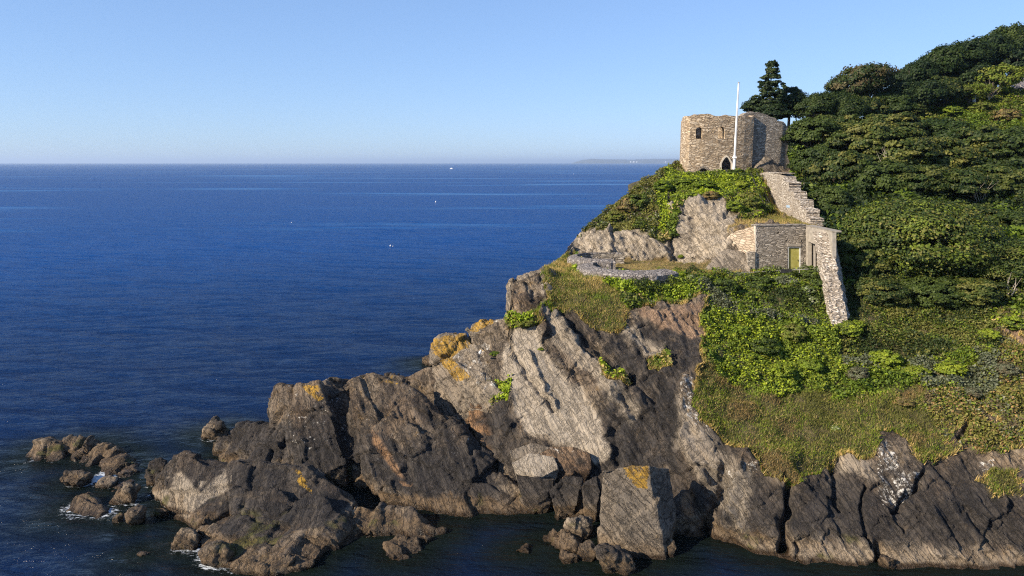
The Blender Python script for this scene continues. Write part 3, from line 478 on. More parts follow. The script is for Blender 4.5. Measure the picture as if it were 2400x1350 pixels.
def prism(pts, n, thick, grow=0.):
    m = len(pts); n3 = np.array([n[0], n[1], 0])*thick
    V = [tuple(p) for p in pts]+[tuple(np.array(p)+n3) for p in pts]
    return V, [list(range(m))]+[list(range(m, 2*m))[::-1]]+[[i, m+i, m+(i+1) % m, (i+1) % m] for i in range(m)]
def fixn(V, Fc):
    bm = bmesh.new(); vs = [bm.verts.new(v) for v in V]
    for f in Fc:
        try: bm.faces.new([vs[i] for i in f])
        except ValueError: pass
    bmesh.ops.recalc_face_normals(bm, faces=bm.faces); bm.verts.index_update()
    r = [v.co[:] for v in bm.verts], [[v.index for v in f.verts] for f in bm.faces]; bm.free(); return r
def cut(V, Fc, cutters):
    def tmp(V, Fc):
        V, Fc = fixn(V, Fc); me = bpy.data.meshes.new('t'); me.from_pydata(V, [], Fc); o = bpy.data.objects.new('t', me); COL.objects.link(o); return o
    for CV, CF in cutters:
        for t_ in range(6):
            o = tmp(V, Fc); c = tmp([np.array(q)+np.array([.013, .007, .017])*t_ for q in CV], CF)
            m = o.modifiers.new('b', 'BOOLEAN'); m.operation = 'DIFFERENCE'; m.object = c; m.solver = 'EXACT' if t_ < 5 else 'FAST'
            ev = o.evaluated_get(bpy.context.evaluated_depsgraph_get()).to_mesh()
            r = [v.co[:] for v in ev.vertices], [list(p.vertices) for p in ev.polygons]
            bpy.data.objects.remove(o); bpy.data.objects.remove(c)
            if len(r[0]) > len(V): break
        V, Fc = r
    return V, Fc
def slab(poly, pl, thick, step=4, jit=.35, seed=1, holes=(), off=0.):
    r = np.random.default_rng(seed); pts = [pl.at(x, y, off) for x, y in densify(poly, step, jit, r)]
    V, Fc = prism(pts, pl.n, thick)
    if holes: V, Fc = cut(V, Fc, [prism([pl.at(x, y, off)-np.r_[pl.n, 0]*.5 for x, y in h], pl.n, thick+1.) for h in holes])
    return fixn(V, Fc)
def arch(x0, x1, y0, y1, kind='round', n=6):
    # outline of an opening from its foot row y0 up to y1
    w = (x1-x0)/2; c = (x0+x1)/2; pts = [(x0, y0)]
    h = w*1.0 if kind == 'round' else w*1.35
    for k in range(n+1):
        a = math.pi*(1-k/n)
        if kind == 'round': pts.append((c+w*math.cos(a), y1+h-h*math.sin(a)))
        else:
            u = -1+2*k/n; pts.append((c+w*u, y1+h*(abs(u)**1.6)))
    pts.append((x1, y0)); return pts
# the round fronted tower
ty = 88.0
tp = thing('castle_tower', P(1678, 405, ty+3), 'roofless sandy brown stone tower with arched openings on the headland top', 'tower')
front = [(1595, 90.2), (1603, 88.9), (1613, 88.3), (1645, 88.0), (1680, 88.0), (1715, 88.15), (1740, 88.45), (1761, 88.9)]
fo = [P(a, 405, b)[:2] for a, b in front]
back = [(fo[-1][0]+.35, 91.5), (fo[-1][0]-.9, 94.5), (fo[-1][0]-4, 95.6), (fo[0][0]+2.2, 95.2), (fo[0][0]+.5, 93.2)]
loop = [np.array(q) for q in fo+back]; L = []
for i in range(len(loop)):
    a, b = loop[i], loop[(i+1) % len(loop)]; n = max(1, int(np.linalg.norm(b-a)/.35)); L += [a+(b-a)*k/n for k in range(n)]
L = np.array(L); cen = L.mean(0)
nx = np.roll(L, -1, 0)-np.roll(L, 1, 0); inn = np.stack([-nx[:, 1], nx[:, 0]], 1); inn /= np.linalg.norm(inn, axis=1, keepdims=True)
inn *= np.sign((inn*(cen-L)).sum(1, keepdims=True))
topz = np.array([CAMZ+(P(1600, 273, 88.5)[2]-CAMZ) for _ in L]); z0 = 19.6
X3 = np.stack([L[:, 0], L[:, 1], 0*L[:, 0]], 1)
pxs = proj(np.stack([L[:, 0], L[:, 1], topz], 1))[0]
topz = topz+.16*vn(X3*1.3, 2)+.1*vn(X3*4, 3)+np.interp(pxs, [1595, 1612, 1640, 1700, 1722, 1745, 1761], [-.02, .0, .18, .15, -.05, .05, .05])
topz = np.where(L[:, 1] > 92, topz-.5+.3*vn(X3, 5), topz)
m = len(L); V = []; zr = 14; Fc = []
for sgn, arr in ((0, L), (1, L+inn*.95)):
    for r in range(zr+1):
        for j in range(m):
            z = z0+(topz[j]+(.06*(cell(X3[j]*3+7, 2)) if sgn else 0)-z0)*r/zr; q = arr[j]-inn[j]*(.035*vn(np.array([[arr[j][0]*2, arr[j][1]*2, z*2]]), 7)[0] if r < zr else 0)
            V.append((q[0], q[1], z))
idx2 = lambda s, r, j: (s*(zr+1)+r)*m+j % m
for j in range(m):
    for r in range(zr):
        Fc.append([idx2(0, r, j), idx2(0, r, j+1), idx2(0, r+1, j+1), idx2(0, r+1, j)]); Fc.append([idx2(1, r, j+1), idx2(1, r, j), idx2(1, r+1, j), idx2(1, r+1, j+1)])
    Fc.append([idx2(0, zr, j), idx2(0, zr, j+1), idx2(1, zr, j+1), idx2(1, zr, j)]); Fc.append([idx2(0, 0, j+1), idx2(0, 0, j), idx2(1, 0, j), idx2(1, 0, j+1)])
tpl = Plane((1595, 88.), (1761, 88.05))
ops = [arch(1631.5, 1646.5, 325, 298), arch(1682, 1699, 325, 296.5), arch(1688.5, 1720, 410, 365.5, 'pointed', 8), arch(1637, 1660, 412, 394)]
V, Fc = cut(V, Fc, [prism([tpl.at(x, y)-np.r_[tpl.n, 0]*2. for x, y in o], tpl.n, 4.2) for o in ops])
w_ = mesh('wall', V, Fc, WALL, tp)
o_in = arch(1691.5, 1714.5, 408, 368, 'pointed', 8); o_out = arch(1687, 1718, 408, 363.5, 'pointed', 8)
pts = [tpl.at(x, y, -.06) for x, y in o_out+o_in[::-1]]; V, Fc = prism(pts, tpl.n, .3); q = len(o_out)
Fc = [[i, i+1, 2*q-2-i, 2*q-1-i] for i in range(q-1)]+[[2*q+i+1, 2*q+i, 4*q-1-i, 4*q-2-i] for i in range(q-1)]+Fc[2:]
mesh('door_surround', *fixn(V, Fc), DRESSED, tp)
ra = MB()
for x in (1692, 1713): ra.tube([tpl.at(x, 410, .25), tpl.at(x, 398, .25)], .035)
for y in (398.5, 402.5): ra.tube([tpl.at(1692, y, .25), tpl.at(1713, y, .25)], .03)
ra.build('door_rail', GALV, tp)
pts = []
for c, (a, b, e) in (('l', (1637, 1660, 394)),):
    for k in range(13):
        an = math.pi*k/12; cx = (a+b)/2; wv = MB()
        p0 = (cx-11*math.cos(an), 406-11.5*math.sin(an)); p1 = (cx-17*math.cos(an), 406-18*math.sin(an))
        pts.append((p0, p1))
mb = MB()
for p0, p1 in pts:
    t = np.array([-(p1[1]-p0[1]), p1[0]-p0[0]]); t = t/np.hypot(*t)*1.1
    quad = [tpl.at(*(np.array(p0)-t), -.03), tpl.at(*(np.array(p0)+t), -.03), tpl.at(*(np.array(p1)+t), -.03), tpl.at(*(np.array(p1)-t), -.03)]
    mb.add(*prism(quad, tpl.n, .3))
mb.build('arch_stones', GREYWALL, tp)
fl = MB(); fl.add([(a[0]+b[0]*.9, a[1]+b[1]*.9, 20.75) for a, b in zip(L, inn)], [list(range(m))]); fl.build('floor', GREYWALL, tp)
# flagpole
fy = 86.6; b0 = P(1719.5, 408, fy); t0 = P(1725.3, 195, fy); t0[0] = b0[0]+.03
fp = thing('flagpole', b0, 'tall white flagpole in front of the tower doorway', 'flagpole')
mid = P(1720.5, 364, fy); mid[0] = b0[0]
MB().tube([b0-[0, 0, .4], mid], [.17, .155], 10).build('pole_base', WHITE, fp)
MB().tube([mid-[0, 0, .3], mid+[0, 0, 3.], t0], [.115, .11, .07], 10).build('mast', WHITE, fp)
MB().lathe(t0, [(.02, -.02), (.12, 0), (.13, .06), (.05, .12), (.01, .16)], 10).build('finial', GALV, fp)
MB().box(mid+[.0, 0, -.25], (.42, .42, .16)).build('bracket', WHITE, fp)
MB().tube([mid+[.1, -.1, .2], t0+[.09, -.08, -.1]], .012, 4).build('halyard', GALV, fp)
# tall ruined wall right of the tower
pw = Plane((1745, 89.35), (1850, 91.)) 
wt = thing('ruined_wall', pw.at(1800, 398), 'tall grey ruined wall with a broken peak, right of the tower', 'wall')
mesh('wall', *slab([(1738, 272), (1748, 265), (1762, 261), (1778, 263), (1792, 268), (1805, 273), (1816, 276), (1822, 283), (1836, 285), (1846, 297), (1849, 330), (1844, 362), (1850, 378), (1853, 410), (1738, 410)], pw, 1., 3, .5, 4), GREYWALL, wt)
rb = [pw.at(1762, 407, -1.6), pw.at(1845, 407, -1.8), pw.at(1830, 386, -1.), pw.at(1815, 372, -.3), pw.at(1780, 361, -.2), pw.at(1765, 372, -.5)]
tag(rock('rubble_mound', 'dark grey rubble bank leaning on the foot of the tall ruined wall', [[(1762, 392, 89.6), (1776, 372, 89.9), (1790, 362, 90.1), (1808, 366, 90.4), (1828, 384, 90.6), (1842, 400, 90.2), (1800, 410, 87.5), (1768, 408, 87.6)]], 1., 19.5, .13, .14, .35, 0, t=.35, pale=.45), None, 'rock')
# stepped wall
ps = Plane((1783, 83.), (1899, 66.))
sw = thing('stepped_wall', ps.at(1850, 500), 'pale rubble wall stepping down from the tower to the stone building', 'wall')
mesh('wall', *slab([(1780, 407), (1797, 403), (1812, 406), (1826, 409), (1838, 414), (1839, 425), (1849, 427), (1848, 446), (1861, 449), (1862, 466), (1876, 469), (1877, 487), (1890, 491), (1889, 508), (1900, 512), (1899, 530), (1870, 528), (1835, 516), (1812, 500), (1800, 470), (1790, 440)], ps, 1.2, 3, .5, 8), PALEWALL, sw)
st_ = MB()
for (x0, x1, y) in ((1797, 1838, 405), (1839, 1849, 426), (1849, 1861, 448), (1862, 1876, 468), (1877, 1890, 490), (1889, 1900, 511)):
    a, b = ps.at(x0, y+.5, -.03), ps.at(x1-.6, y+2., -.03); n3 = np.array([ps.n[0], ps.n[1], 0])*1.3
    st_.add(*prism([a, b, b+[0, 0, .07], a+[0, 0, .07]], ps.n, 1.1))
st_.build('coping', PALEWALL, sw)
MB().add(*prism([ps.at(1843, 480.5, -.04), ps.at(1850, 481.5, -.04), ps.at(1850, 487, -.04), ps.at(1843, 486, -.04)], ps.n, .05)).build('notice_plate', plain('blue_grey_plate', (.2, .3, .42), (.4, .5, .6), 9.), sw)
pd = Plane((1842, 84), (1880, 80.5))
tag(mesh('garden_wall', *slab([(1834, 424), (1850, 426), (1876, 428), (1877, 462), (1840, 462)], pd, .8, 3, .4, 3), GREYWALL), 'shaded dark wall stub behind the steps of the pale stepped wall', 'wall')
# the stone building
pf = Plane((1772, 62.), (1890, 62.6))
bd = thing('stone_building', pf.at(1830, 640), 'flat roofed grey stone battery building with a yellow door', 'building')
mesh('wall', *slab([(1771, 528), (1891, 527), (1891, 642), (1771, 642)], pf, .8, 4, .2, 5, [[(1846, 642), (1846, 578), (1877, 578), (1877, 642)], [(1822, 544), (1826, 543), (1826, 548), (1822, 548)], [(1841, 563), (1845, 563), (1845, 567), (1841, 567)], [(1877.5, 563), (1881, 563), (1881, 567), (1877.5, 567)]]), GREYWALL, bd)
dr = MB().add(*prism([pf.at(1849, 641, .12), pf.at(1874, 641, .12), pf.at(1874, 581, .12), pf.at(1849, 581, .12)], pf.n, .08)).build('door', plain('yellowed_door', (.28, .25, .05), (.4, .37, .12), 3.), bd)
fr = MB()
for q in ([(1846.2, 641), (1849, 641), (1849, 578.4), (1846.2, 578.4)], [(1874, 641), (1876.8, 641), (1876.8, 578.4), (1874, 578.4)], [(1849.01, 581), (1873.99, 581), (1873.99, 578.4), (1849.01, 578.4)]):
    fr.add(*prism([pf.at(x, y, .03) for x, y in q], pf.n, .3))
fr.build('door_frame', plain('pale_frame', (.4, .4, .38), (.55, .55, .52), 4.), bd)
MB().add(*prism([pf.at(x, y, -.06) for x, y in ((1846, 577.6), (1878, 577.6), (1878, 571.5), (1846, 571.5))], pf.n, .3)).build('lintel', CONC, bd)
MB().tube([pf.at(1870, 612, .08), pf.at(1870, 608, .08)], .02, 5).build('door_handle', DARKM, bd)
qn = MB()
for k in range(16):
    y = 530+k*7; wq = 3.2 if k % 2 else 2.
    qn.add(*prism([pf.at(x, yy, -.025) for x, yy in ((1770.6, y), (1770.6+wq, y), (1770.6+wq, y+6.6), (1770.6, y+6.6))], pf.n, .3))
qn.build('quoins', DRESSED, bd)
pg = Plane((1700, 65.2), (1773, 62.1))
mesh('side_wall', *slab([(1700, 562), (1712, 549), (1728, 541), (1748, 535), (1770, 529.5), (1770, 600), (1730, 600), (1704, 590)], pg, .7, 4, .3, 6), PLAST, bd)
pj = Plane((1755, 61.9), (1770.5, 61.85))
mesh('low_wall', *slab([(1752, 592), (1770, 590), (1770, 642), (1752, 642)], pj, .5, 4, .2, 7), GREYWALL, bd)
cp = MB(); n3 = np.array([pf.n[0], pf.n[1], 0])
cp.add(*prism([pf.at(1770, 529.3, -.06), pf.at(1891.5, 528.3, -.06), pf.at(1891.5, 526, -.06), pf.at(1770, 527, -.06)], pf.n, .8)); cp.build('parapet', GREYWALL, bd)
# the roof is a turfed slab with the ground behind it; the porch stands on the right
pp = Plane((1891, 62.4), (1948, 57.4))
pt = thing('concrete_porch', pp.at(1920, 640), 'grey concrete porch with a dark doorway between the building and the leaning buttress', 'porch')
mesh('wall', *slab([(1889, 531), (1920, 536), (1951, 545), (1951, 660), (1889, 648)], pp, .3, 6, .15, 5, [[(1894, 650), (1894, 566), (1917, 575), (1917, 650)]]), CONC, pt)
mesh('inner_wall', *slab([(1893.5, 569), (1909, 572), (1909, 640), (1893.5, 640)], pp, .1, 6, .1, 5, (), .5), plain('inner_concrete', (.2, .175, .15), (.33, .3, .26), 2.), pt)
tb = [pp.at(1889, 531), pp.at(1951, 545)]; nn = np.array([pp.n[0], pp.n[1], 0])
MB().add([tb[0]+[0, 0, .02], tb[1]+[0, 0, .02], tb[1]+nn*.7+[0, 0, .02], tb[0]+nn*.7+[0, 0, .02], tb[0]+[0, 0, .14]-nn*.05, tb[1]+[0, 0, .14]-nn*.05, tb[1]+nn*.7+[0, 0, .14], tb[0]+nn*.7+[0, 0, .14]], [(3, 2, 1, 0), (4, 5, 6, 7), (0, 1, 5, 4), (1, 2, 6, 5), (2, 3, 7, 6), (3, 0, 4, 7)]).build('roof', CONC, pt)
MB().add(*prism([pp.at(x, y, .72) for x, y in ((1890, 536), (1946, 546), (1946, 650), (1890, 645))], pp.n, .1)).build('back_wall', GREYWALL, pt)
# leaning buttress of pitched stone
q = [P(1906, 541, 60.8), P(1918, 543, 58.3), P(1950, 547, 57.6), P(1958, 552, 60.4), P(1944, 764, 54.6), P(1954, 772, 53.2), P(1987, 750, 53.6), P(1992, 730, 56.)]
tops, bots = q[:4], q[4:]; V = []; Fc = []; R_ = 40; rs = np.random.default_rng(5)
side = [(0, 1, 8), (1, 2, 8), (2, 3, 8), (3, 0, 4)]; ring = sum(s[2] for s in side)
for r in range(R_+1):
    for a, b, n in side:
        for k in range(n):
            t = k/n; u = r/R_; p = (tops[a]*(1-t)+tops[b]*t)*(1-u)+(bots[a]*(1-t)+bots[b]*t)*u
            p = p+np.array([0.0, .12*math.sin(u*3.1), 0])+rs.normal(0, .035, 3)+(np.array([-.05, -.06, 0]) if r % 2 else 0)
            V.append(p)
for r in range(R_):
    for k in range(ring): Fc.append([r*ring+k, r*ring+(k+1) % ring, (r+1)*ring+(k+1) % ring, (r+1)*ring+k])
Fc.append(list(range(ring))); Fc.append([R_*ring+k for k in range(ring)][::-1])
tag(mesh('buttress', *fixn(V, Fc), PALEWALL), 'tall leaning buttress of pale pitched stone running down the bank right of the porch', 'buttress')
# gun platforms: curved parapets on the terrace
def emplacement(c, ri, ro, a0, a1, zt, zo, zi, label, ext=0., taper=0.):
    t = thing('gun_emplacement', (c[0], c[1], zi), label, 'parapet', 'gun emplacements on the terrace')
    n = 48; rs = np.random.default_rng(3); V = []; Fc = []; IV = []; IF = []
    A = [math.radians(a0+(a1-a0)*k/n) for k in range(n+1)]
    pin = [np.array([c[0]+ri*math.cos(a), c[1]+ri*math.sin(a)]) for a in A]; ros = [ro*(1-taper*max(0, (k/n-.6)/.4)) for k in range(n+1)]
    pout = [np.array([c[0]+(r+.04*rs.normal())*math.cos(a), c[1]+(r+.04*rs.normal())*math.sin(a)]) for a, r in zip(A, ros)]
    if ext:                              # straight run at the start of the arc
        pin = [pin[0]+[ext*(1-k/6), .0] for k in range(6)]+pin; pout = [pout[0]+[ext*(1-k/6), -.3*(1-k/6)] for k in range(6)]+pout
    mm = len(pin)
    def sweep(rows):
        V = []; Fc = []; w = len(rows)
        for i in range(mm):
            for f in rows: V.append(f(i))
        for i in range(mm-1):
            for k in range(w): Fc.append([i*w+k, i*w+(k+1) % w, (i+1)*w+(k+1) % w, (i+1)*w+k])
        Fc.append(list(range(w))[::-1]); Fc.append([(mm-1)*w+k for k in range(w)]); return fixn(V, Fc)
    mixp = lambda i, t_, z: np.r_[pin[i]*(1-t_)+pout[i]*t_, z+.012*math.sin(i*1.7+t_*9)]
    mesh('coping', *sweep([lambda i: mixp(i, -.03, zt), lambda i: mixp(i, .35, zt-.04), lambda i: mixp(i, .85, zt-.16), lambda i: mixp(i, 1., zt-.28), lambda i: mixp(i, 1., zo-.5), lambda i: mixp(i, -.03, zt-.14)]), COPING, t)
    mesh('inner_face', *sweep([lambda i: mixp(i, 0., zt-.145), lambda i: mixp(i, .3, zt-.2), lambda i: mixp(i, .3, zi-.3), lambda i: mixp(i, 0., zi-.3)]), GREYWALL, t)
    return t
c2 = P(1411, 600, YZ(600, 13.7)); c1 = P(1478, 622, YZ(622, 13.5))
emplacement(c2, 2.3, 3.1, 88, 285, 13.75, 13.3, 12.6, 'far curved gun parapet with a straight end wall, against the rock face', 2.3)
emplacement(c1, 3.2, 4.5, 108, 318, 13.55, 12.95, 12.6, 'near crescent shaped gun parapet of grey slate at the terrace edge')
e_ = P(1437, 622, YZ(622, 12.7)); ip = MB()
ip.box(e_+[-.12, 0, .3], (.12, .12, .75)).box(e_+[.14, 0, .3], (.12, .12, .75)).build('post', DARKM); tag(bpy.data.objects['post'], 'pair of short dark iron posts inside the near gun parapet', 'posts'); bpy.data.objects['post'].name = 'iron_posts'
# terrace rail, notice board, other small works
rl = thing('terrace_rail', P(1780, 640, 60.8), 'thin grey wire railing along the terrace edge before the building', 'railing')
rp = [(1652, 641, 60.3), (1700, 640, 60.6), (1757, 638.5, 60.9), (1830, 634, 60.9), (1874, 632, 60.3), (1916, 629, 58.8)]
rr = [P(*q) for q in rp]
MB().tube(rr, .022, 5).build('top_wire', GALV, rl); MB().tube([a-[0, 0, .45] for a in rr], .018, 5).build('lower_wire', GALV, rl)
for a in rr: MB().tube([a-[0, 0, 1.1], a+[0, 0, .05]], .03, 5).build('post', GALV, rl)
nb = thing('notice_board', P(1843, 646, 60.2), 'low black notice board in front of the yellow door', 'sign')
pn = Plane((1830, 60.2), (1857, 60.3))
MB().add(*prism([pn.at(x, y) for x, y in ((1830.5, 640), (1856, 640), (1856, 631), (1830.5, 631))], pn.n, .07)).build('panel', DARKM, nb)
for x in (1834, 1852): MB().tube([pn.at(x, 631, .1), pn.at(x, 652, .1)], .035, 5).build('leg', GALV, nb)
fe = thing('picket_fence', P(1582, 404, 89.5), 'short grey picket fence left of the tower foot', 'fence')
for k in range(9):
    a = P(1571+k*2.9, 406, 89.8-.1*k); MB().tube([a-[0, 0, .3], a+[0, 0, .62+.08*math.sin(k*2.3)]], .035, 4).build('picket', WOOD, fe)
MB().tube([P(1569, 399, 89.9), P(1596, 399, 89.)], .03, 4).build('rail', WOOD, fe)
for k in range(3):
    a = P(1590+k*30, 404, 87.2)
rg = thing('front_rail', P(1640, 406, 87.3), 'thin metal rail on the bank edge below the tower', 'railing')
MB().tube([P(1598, 402.5, 87.3), P(1650, 403, 87.1), P(1686, 403.5, 87.1)], .02, 4).build('top_rail', GALV, rg)
for x in (1610, 1635, 1660, 1684): MB().tube([P(x, 409, 87.2), P(x, 402.5, 87.2)], .03, 4).build('post', GALV, rg)
hs = thing('stair_handrail', P(1780, 470, 74), 'dark handrails beside the steep steps climbing to the tower', 'handrail')
for dx, nm in ((0, 'handrail'), (14, 'handrail')):
    la = [hit(a, b)[0] for a, b in ((1759+dx, 416), (1765+dx, 432), (1772+dx, 450), (1779+dx, 468), (1788+dx, 486))]
    MB().tube([a+[0, 0, .55] for a in la], .035, 5).build(nm, DARKM, hs)
    for a in la: MB().tube([a-[0, 0, .5], a+[0, 0, .55]], .03, 4).build('post', DARKM, hs)
sp = thing('stone_steps', P(1770, 470, 76), 'steep flight of dark stone steps between the shrubs and the stepped wall', 'steps')
for k in range(14):
    t = k/13; a = hit(1765+t*29, 413+t*76)[0]; MB().box(a+[0, 0, -.25], (.75, .42, .7), .25).build('step', COPING, sp)
# shelter at the right edge
hy = 122.; hp = Plane((2370, hy), (2440, hy-3))
h_ = thing('shelter', hp.at(2400, 222), 'stone shelter with a hipped slate roof at the right edge above the wood', 'shelter')
e = [hp.at(2366, 206, -.4), hp.at(2450, 203, -.4)]; n3 = np.array([hp.n[0], hp.n[1], 0]); up = np.array([0, 0, 1.])
r1 = hp.at(2398, 181, 2.); r2 = hp.at(2440, 181, 2.)
MB().add([e[0], e[1], e[1]+n3*5, e[0]+n3*5, r1, r2, e[0]-up*.15, e[1]-up*.15, e[1]+n3*5-up*.15, e[0]+n3*5-up*.15], [(0, 1, 5, 4), (1, 2, 5), (2, 3, 4, 5), (3, 0, 4), (6, 9, 8, 7), (0, 6, 7, 1), (1, 7, 8, 2), (2, 8, 9, 3), (3, 9, 6, 0)]).build('roof', SLATE, h_)
for x in (2370.5, 2392, 2415, 2440):
    a = hp.at(x, 224, 0.); b = hp.at(x, 205, 0.); MB().box((a+b)/2, (.34, .34, b[2]-a[2]+.6)).build('pillar', DRESSED, h_)
MB().add(*prism([hp.at(x, y, 3.4) for x, y in ((2372, 228), (2445, 226), (2445, 204), (2372, 206))], hp.n, .3)).build('back_wall', GREYWALL, h_)
wp = hit(2280, 242)[0]; MB().box(wp+[0, -.3, .3], (.34, .34, 1.5)).box(wp+[0, -.3, 1.1], (.42, .42, .2)).build('marker_post', WHITE); tag(bpy.data.objects['marker_post'], 'short white marker post in the heath below the skyline wood', 'post')
a = hit(2398, 245)[0]; tag(stone('pale stone lump in the heath below the shelter', 2390, 239, 2406, 251, Y=float(a[1])-.6, seed=99, pale=1., lich=.8), None, 'rock')
# gull on the orange crag
gp = P(1125, 826, 50.6)
gd = thing('gull', gp, 'small white gull sitting on the orange lichened crag', 'bird')
MB().lathe((0, 0, 0), [(.01, -.3), (.09, -.22), (.16, -.05), (.15, .1), (.09, .22), (.085, .3), (.09, .36), (.05, .43), (.01, .46)], 10).build('body', WHITE, gd)
gd.scale = (.6, .6, .6)
for ch in gd.children: ch.rotation_euler = (.5, .35, 0); ch.data.transform(Matrix.Translation(Vector(gp)))
# the bare pole on the rock face
dh = P(1694, 564, 67.5)
dt = MB(); dt.tube([dh, dh+[.02, 0, 1.2], dh+[.08, 0, 2.]], [.05, .04, .015], 5)
for k in range(7):
    a = dh+[.02+.01*k, 0, .8+.16*k]; dt.tube([a, a+[(-1)**k*(.25+.05*k), .1*(-1)**(k//2), .28]], [.02, .006], 4)
tag(dt.build('dead_shrub', DEADW), 'thin leafless dead shrub standing against the pale rock face', 'shrub')
# ------------------------------------------------------------------ plants
PAL = dict(wood=[(.027, .048, .012), (.038, .06, .014), (.02, .036, .01)], leafg=[(.05, .075, .014), (.065, .09, .018), (.038, .06, .012)], ivy=[(.25, .32, .018), (.18, .245, .018), (.3, .36, .03)], green=[(.135, .185, .02), (.16, .21, .025), (.09, .13, .016)], dark=[(.034, .05, .013), (.045, .065, .016), (.055, .075, .02)],
  olive=[(.17, .165, .036), (.2, .185, .055), (.12, .125, .03)], tan=[(.5, .36, .15), (.42, .31, .135), (.31, .25, .085)], rust=[(.32, .2, .085), (.26, .17, .075), (.2, .155, .06)], grey=[(.15, .16, .1), (.2, .2, .14), (.1, .11, .06)],
  brown=[(.11, .08, .045), (.14, .105, .06), (.075, .065, .035)], white=[(.6, .58, .48), (.5, .5, .4), (.12, .14, .06)], lime=[(.2, .23, .022), (.25, .27, .04), (.15, .18, .018)], sun=[(.15, .155, .035), (.1, .115, .02), (.2, .19, .05)], pink=[(.3, .1, .22), (.09, .1, .03), (.2, .08, .15)], spruce=[(.018, .035, .014), (.028, .048, .02), (.014, .028, .012)])
def pal(names, n, r):
    out = np.zeros((n, 3)); k = r.integers(0, len(names), n)
    for i, nm in enumerate(names):
        c = np.array(PAL[nm]); s = k == i; out[s] = c[r.integers(0, len(c), s.sum())]
    return out*r.uniform(.82, 1.18, (n, 1))
def leaves(C, Nn, size, r, flat=.55, aspect=1.5, col=None):
    # leaf shaped faces at C, facing roughly Nn
    n = len(C); d = Nn*flat+r.normal(size=(n, 3))*(1-flat)*.9; d /= np.linalg.norm(d, axis=1, keepdims=True)+1e-9
    a = np.cross(d, r.normal(size=(n, 3))); a /= np.linalg.norm(a, axis=1, keepdims=True)+1e-9; b = np.cross(d, a)
    s = (size*r.uniform(.6, 1.35, n))[:, None]
    V = np.stack([C-a*s*aspect*.5, C+b*s*.5+d*s*.12, C+a*s*aspect*.5, C-b*s*.5+d*s*.12], 1).reshape(-1, 3)
    return V, np.arange(4*n).reshape(n, 4), np.repeat(col, 4, 0)
def blades(C, Nn, h, w, r, col, lean=.5):
    n = len(C); d = Nn*.35+np.array([0, 0, 1.])+r.normal(size=(n, 3))*lean; d /= np.linalg.norm(d, axis=1, keepdims=True)
    a = np.cross(d, r.normal(size=(n, 3))); a /= np.linalg.norm(a, axis=1, keepdims=True); hh = (h*r.uniform(.5, 1.3, n))[:, None]
    V = np.stack([C-a*w, C+a*w, C+d*hh+np.array([.1, 0, -.05])*hh], 1).reshape(-1, 3)
    return V, np.arange(3*n).reshape(n, 3), np.repeat(col, 3, 0)
FA = SF; FV = GP.reshape(-1, 3); fc = FV[FA].mean(1); fn = NRM.reshape(-1, 3)[FA[:, 0]]
far_ = np.linalg.norm(np.cross(FV[FA[:, 2]]-FV[FA[:, 0]], FV[FA[:, 3]]-FV[FA[:, 1]]), axis=1)*.5
fX = WX.reshape(-1)[FA[:, 0]]; fY = WY.reshape(-1)[FA[:, 0]]; fveg = veg.reshape(-1)[FA[:, 0]]; fled = ledge.reshape(-1)[FA[:, 0]]; fflat = flat.reshape(-1)[FA[:, 0]]
ok = (fX < 2480) & (fc[:, 2] > 1.0) & (np.tile(np.arange(nv-1), nu-1) < np.where(fX < 1690, NB+NR+NA, NB+NR+7))
def scatter(w, dens, r):
    # points on the headland, dens per square metre times weight
    e = np.where(ok, w*far_*dens, 0.); n = np.floor(e+r.random(len(e))).astype(int); i = np.repeat(np.arange(len(e)), n)
    u, v = r.random((2, len(i)))[:, :, None]; a, b, c, d = (FV[FA[i, k]] for k in range(4))
    return (a*(1-u)+b*u)*(1-v)+(d*(1-u)+c*u)*v, fn[i], i
def zone(poly): return inpoly(fX, fY, poly).astype(float)
used = np.zeros(len(FA))
def cover(name, label, polys, names, dens, size, seed, kind='leaf', lift=.35, w=None, cat='ground cover', clump=.55):
    global used
    r = np.random.default_rng(seed)
    if w is None:
        w = np.zeros(len(FA))
        for p in polys: w = np.maximum(w, zone(p))
        w = w*(fveg > .35)*(1-used); used = np.maximum(used, w)
    C, n, i = scatter(w, dens, r)
    if not len(C): return
    cl = fbm(C*.8, 3, seed); keep = r.random(len(C)) < np.clip(.85+clump*cl*1.6, .12, 1); C, n, cl = C[keep], n[keep], cl[keep]
    lf = np.clip(.5+cl, 0, 1)*lift*2*r.random(len(C))
    C = C+n*(lf*.6)[:, None]+np.array([0, 0, 1.])*(lf*.5)[:, None]
    col = np.zeros((len(C), 3)); t = fbm(C*.45+seed, 3, seed+5)*1.9+.5+.2*r.normal(size=len(C)); k = np.clip((t*len(names)).astype(int), 0, len(names)-1)
    for q, nm in enumerate(names):
        s = k == q; col[s] = pal([nm], s.sum(), r)
    if kind == 'leaf': V, Fc, cc = leaves(C, n*.6+np.array([0, 0, .5]), size, r, .5, 1.5, col)
    else: V, Fc, cc = blades(C, n, size, size*.085, r, col)
    return tag(mesh(name, V, Fc, LEAF if kind == 'leaf' else GRASSM, None, False, {'Col': cc}), label, cat, None, 'stuff')
cover('ivy', 'bright ivy spilling down below the near gun parapet', [[(1370, 640), (1600, 640), (1640, 690), (1560, 720), (1440, 690), (1420, 660)]], ['ivy', 'green', 'ivy', 'lime', 'dark'], 330, .12, 1)
cover('long_grass', 'tan and green long grass on the mound left of the gun parapets', [[(1230, 580), (1340, 580), (1345, 640), (1400, 650), (1430, 680), (1480, 740), (1440, 800), (1370, 790), (1250, 760)]], ['tan', 'olive', 'green', 'tan', 'olive', 'green'], 330, .2, 2, 'blade', .15)
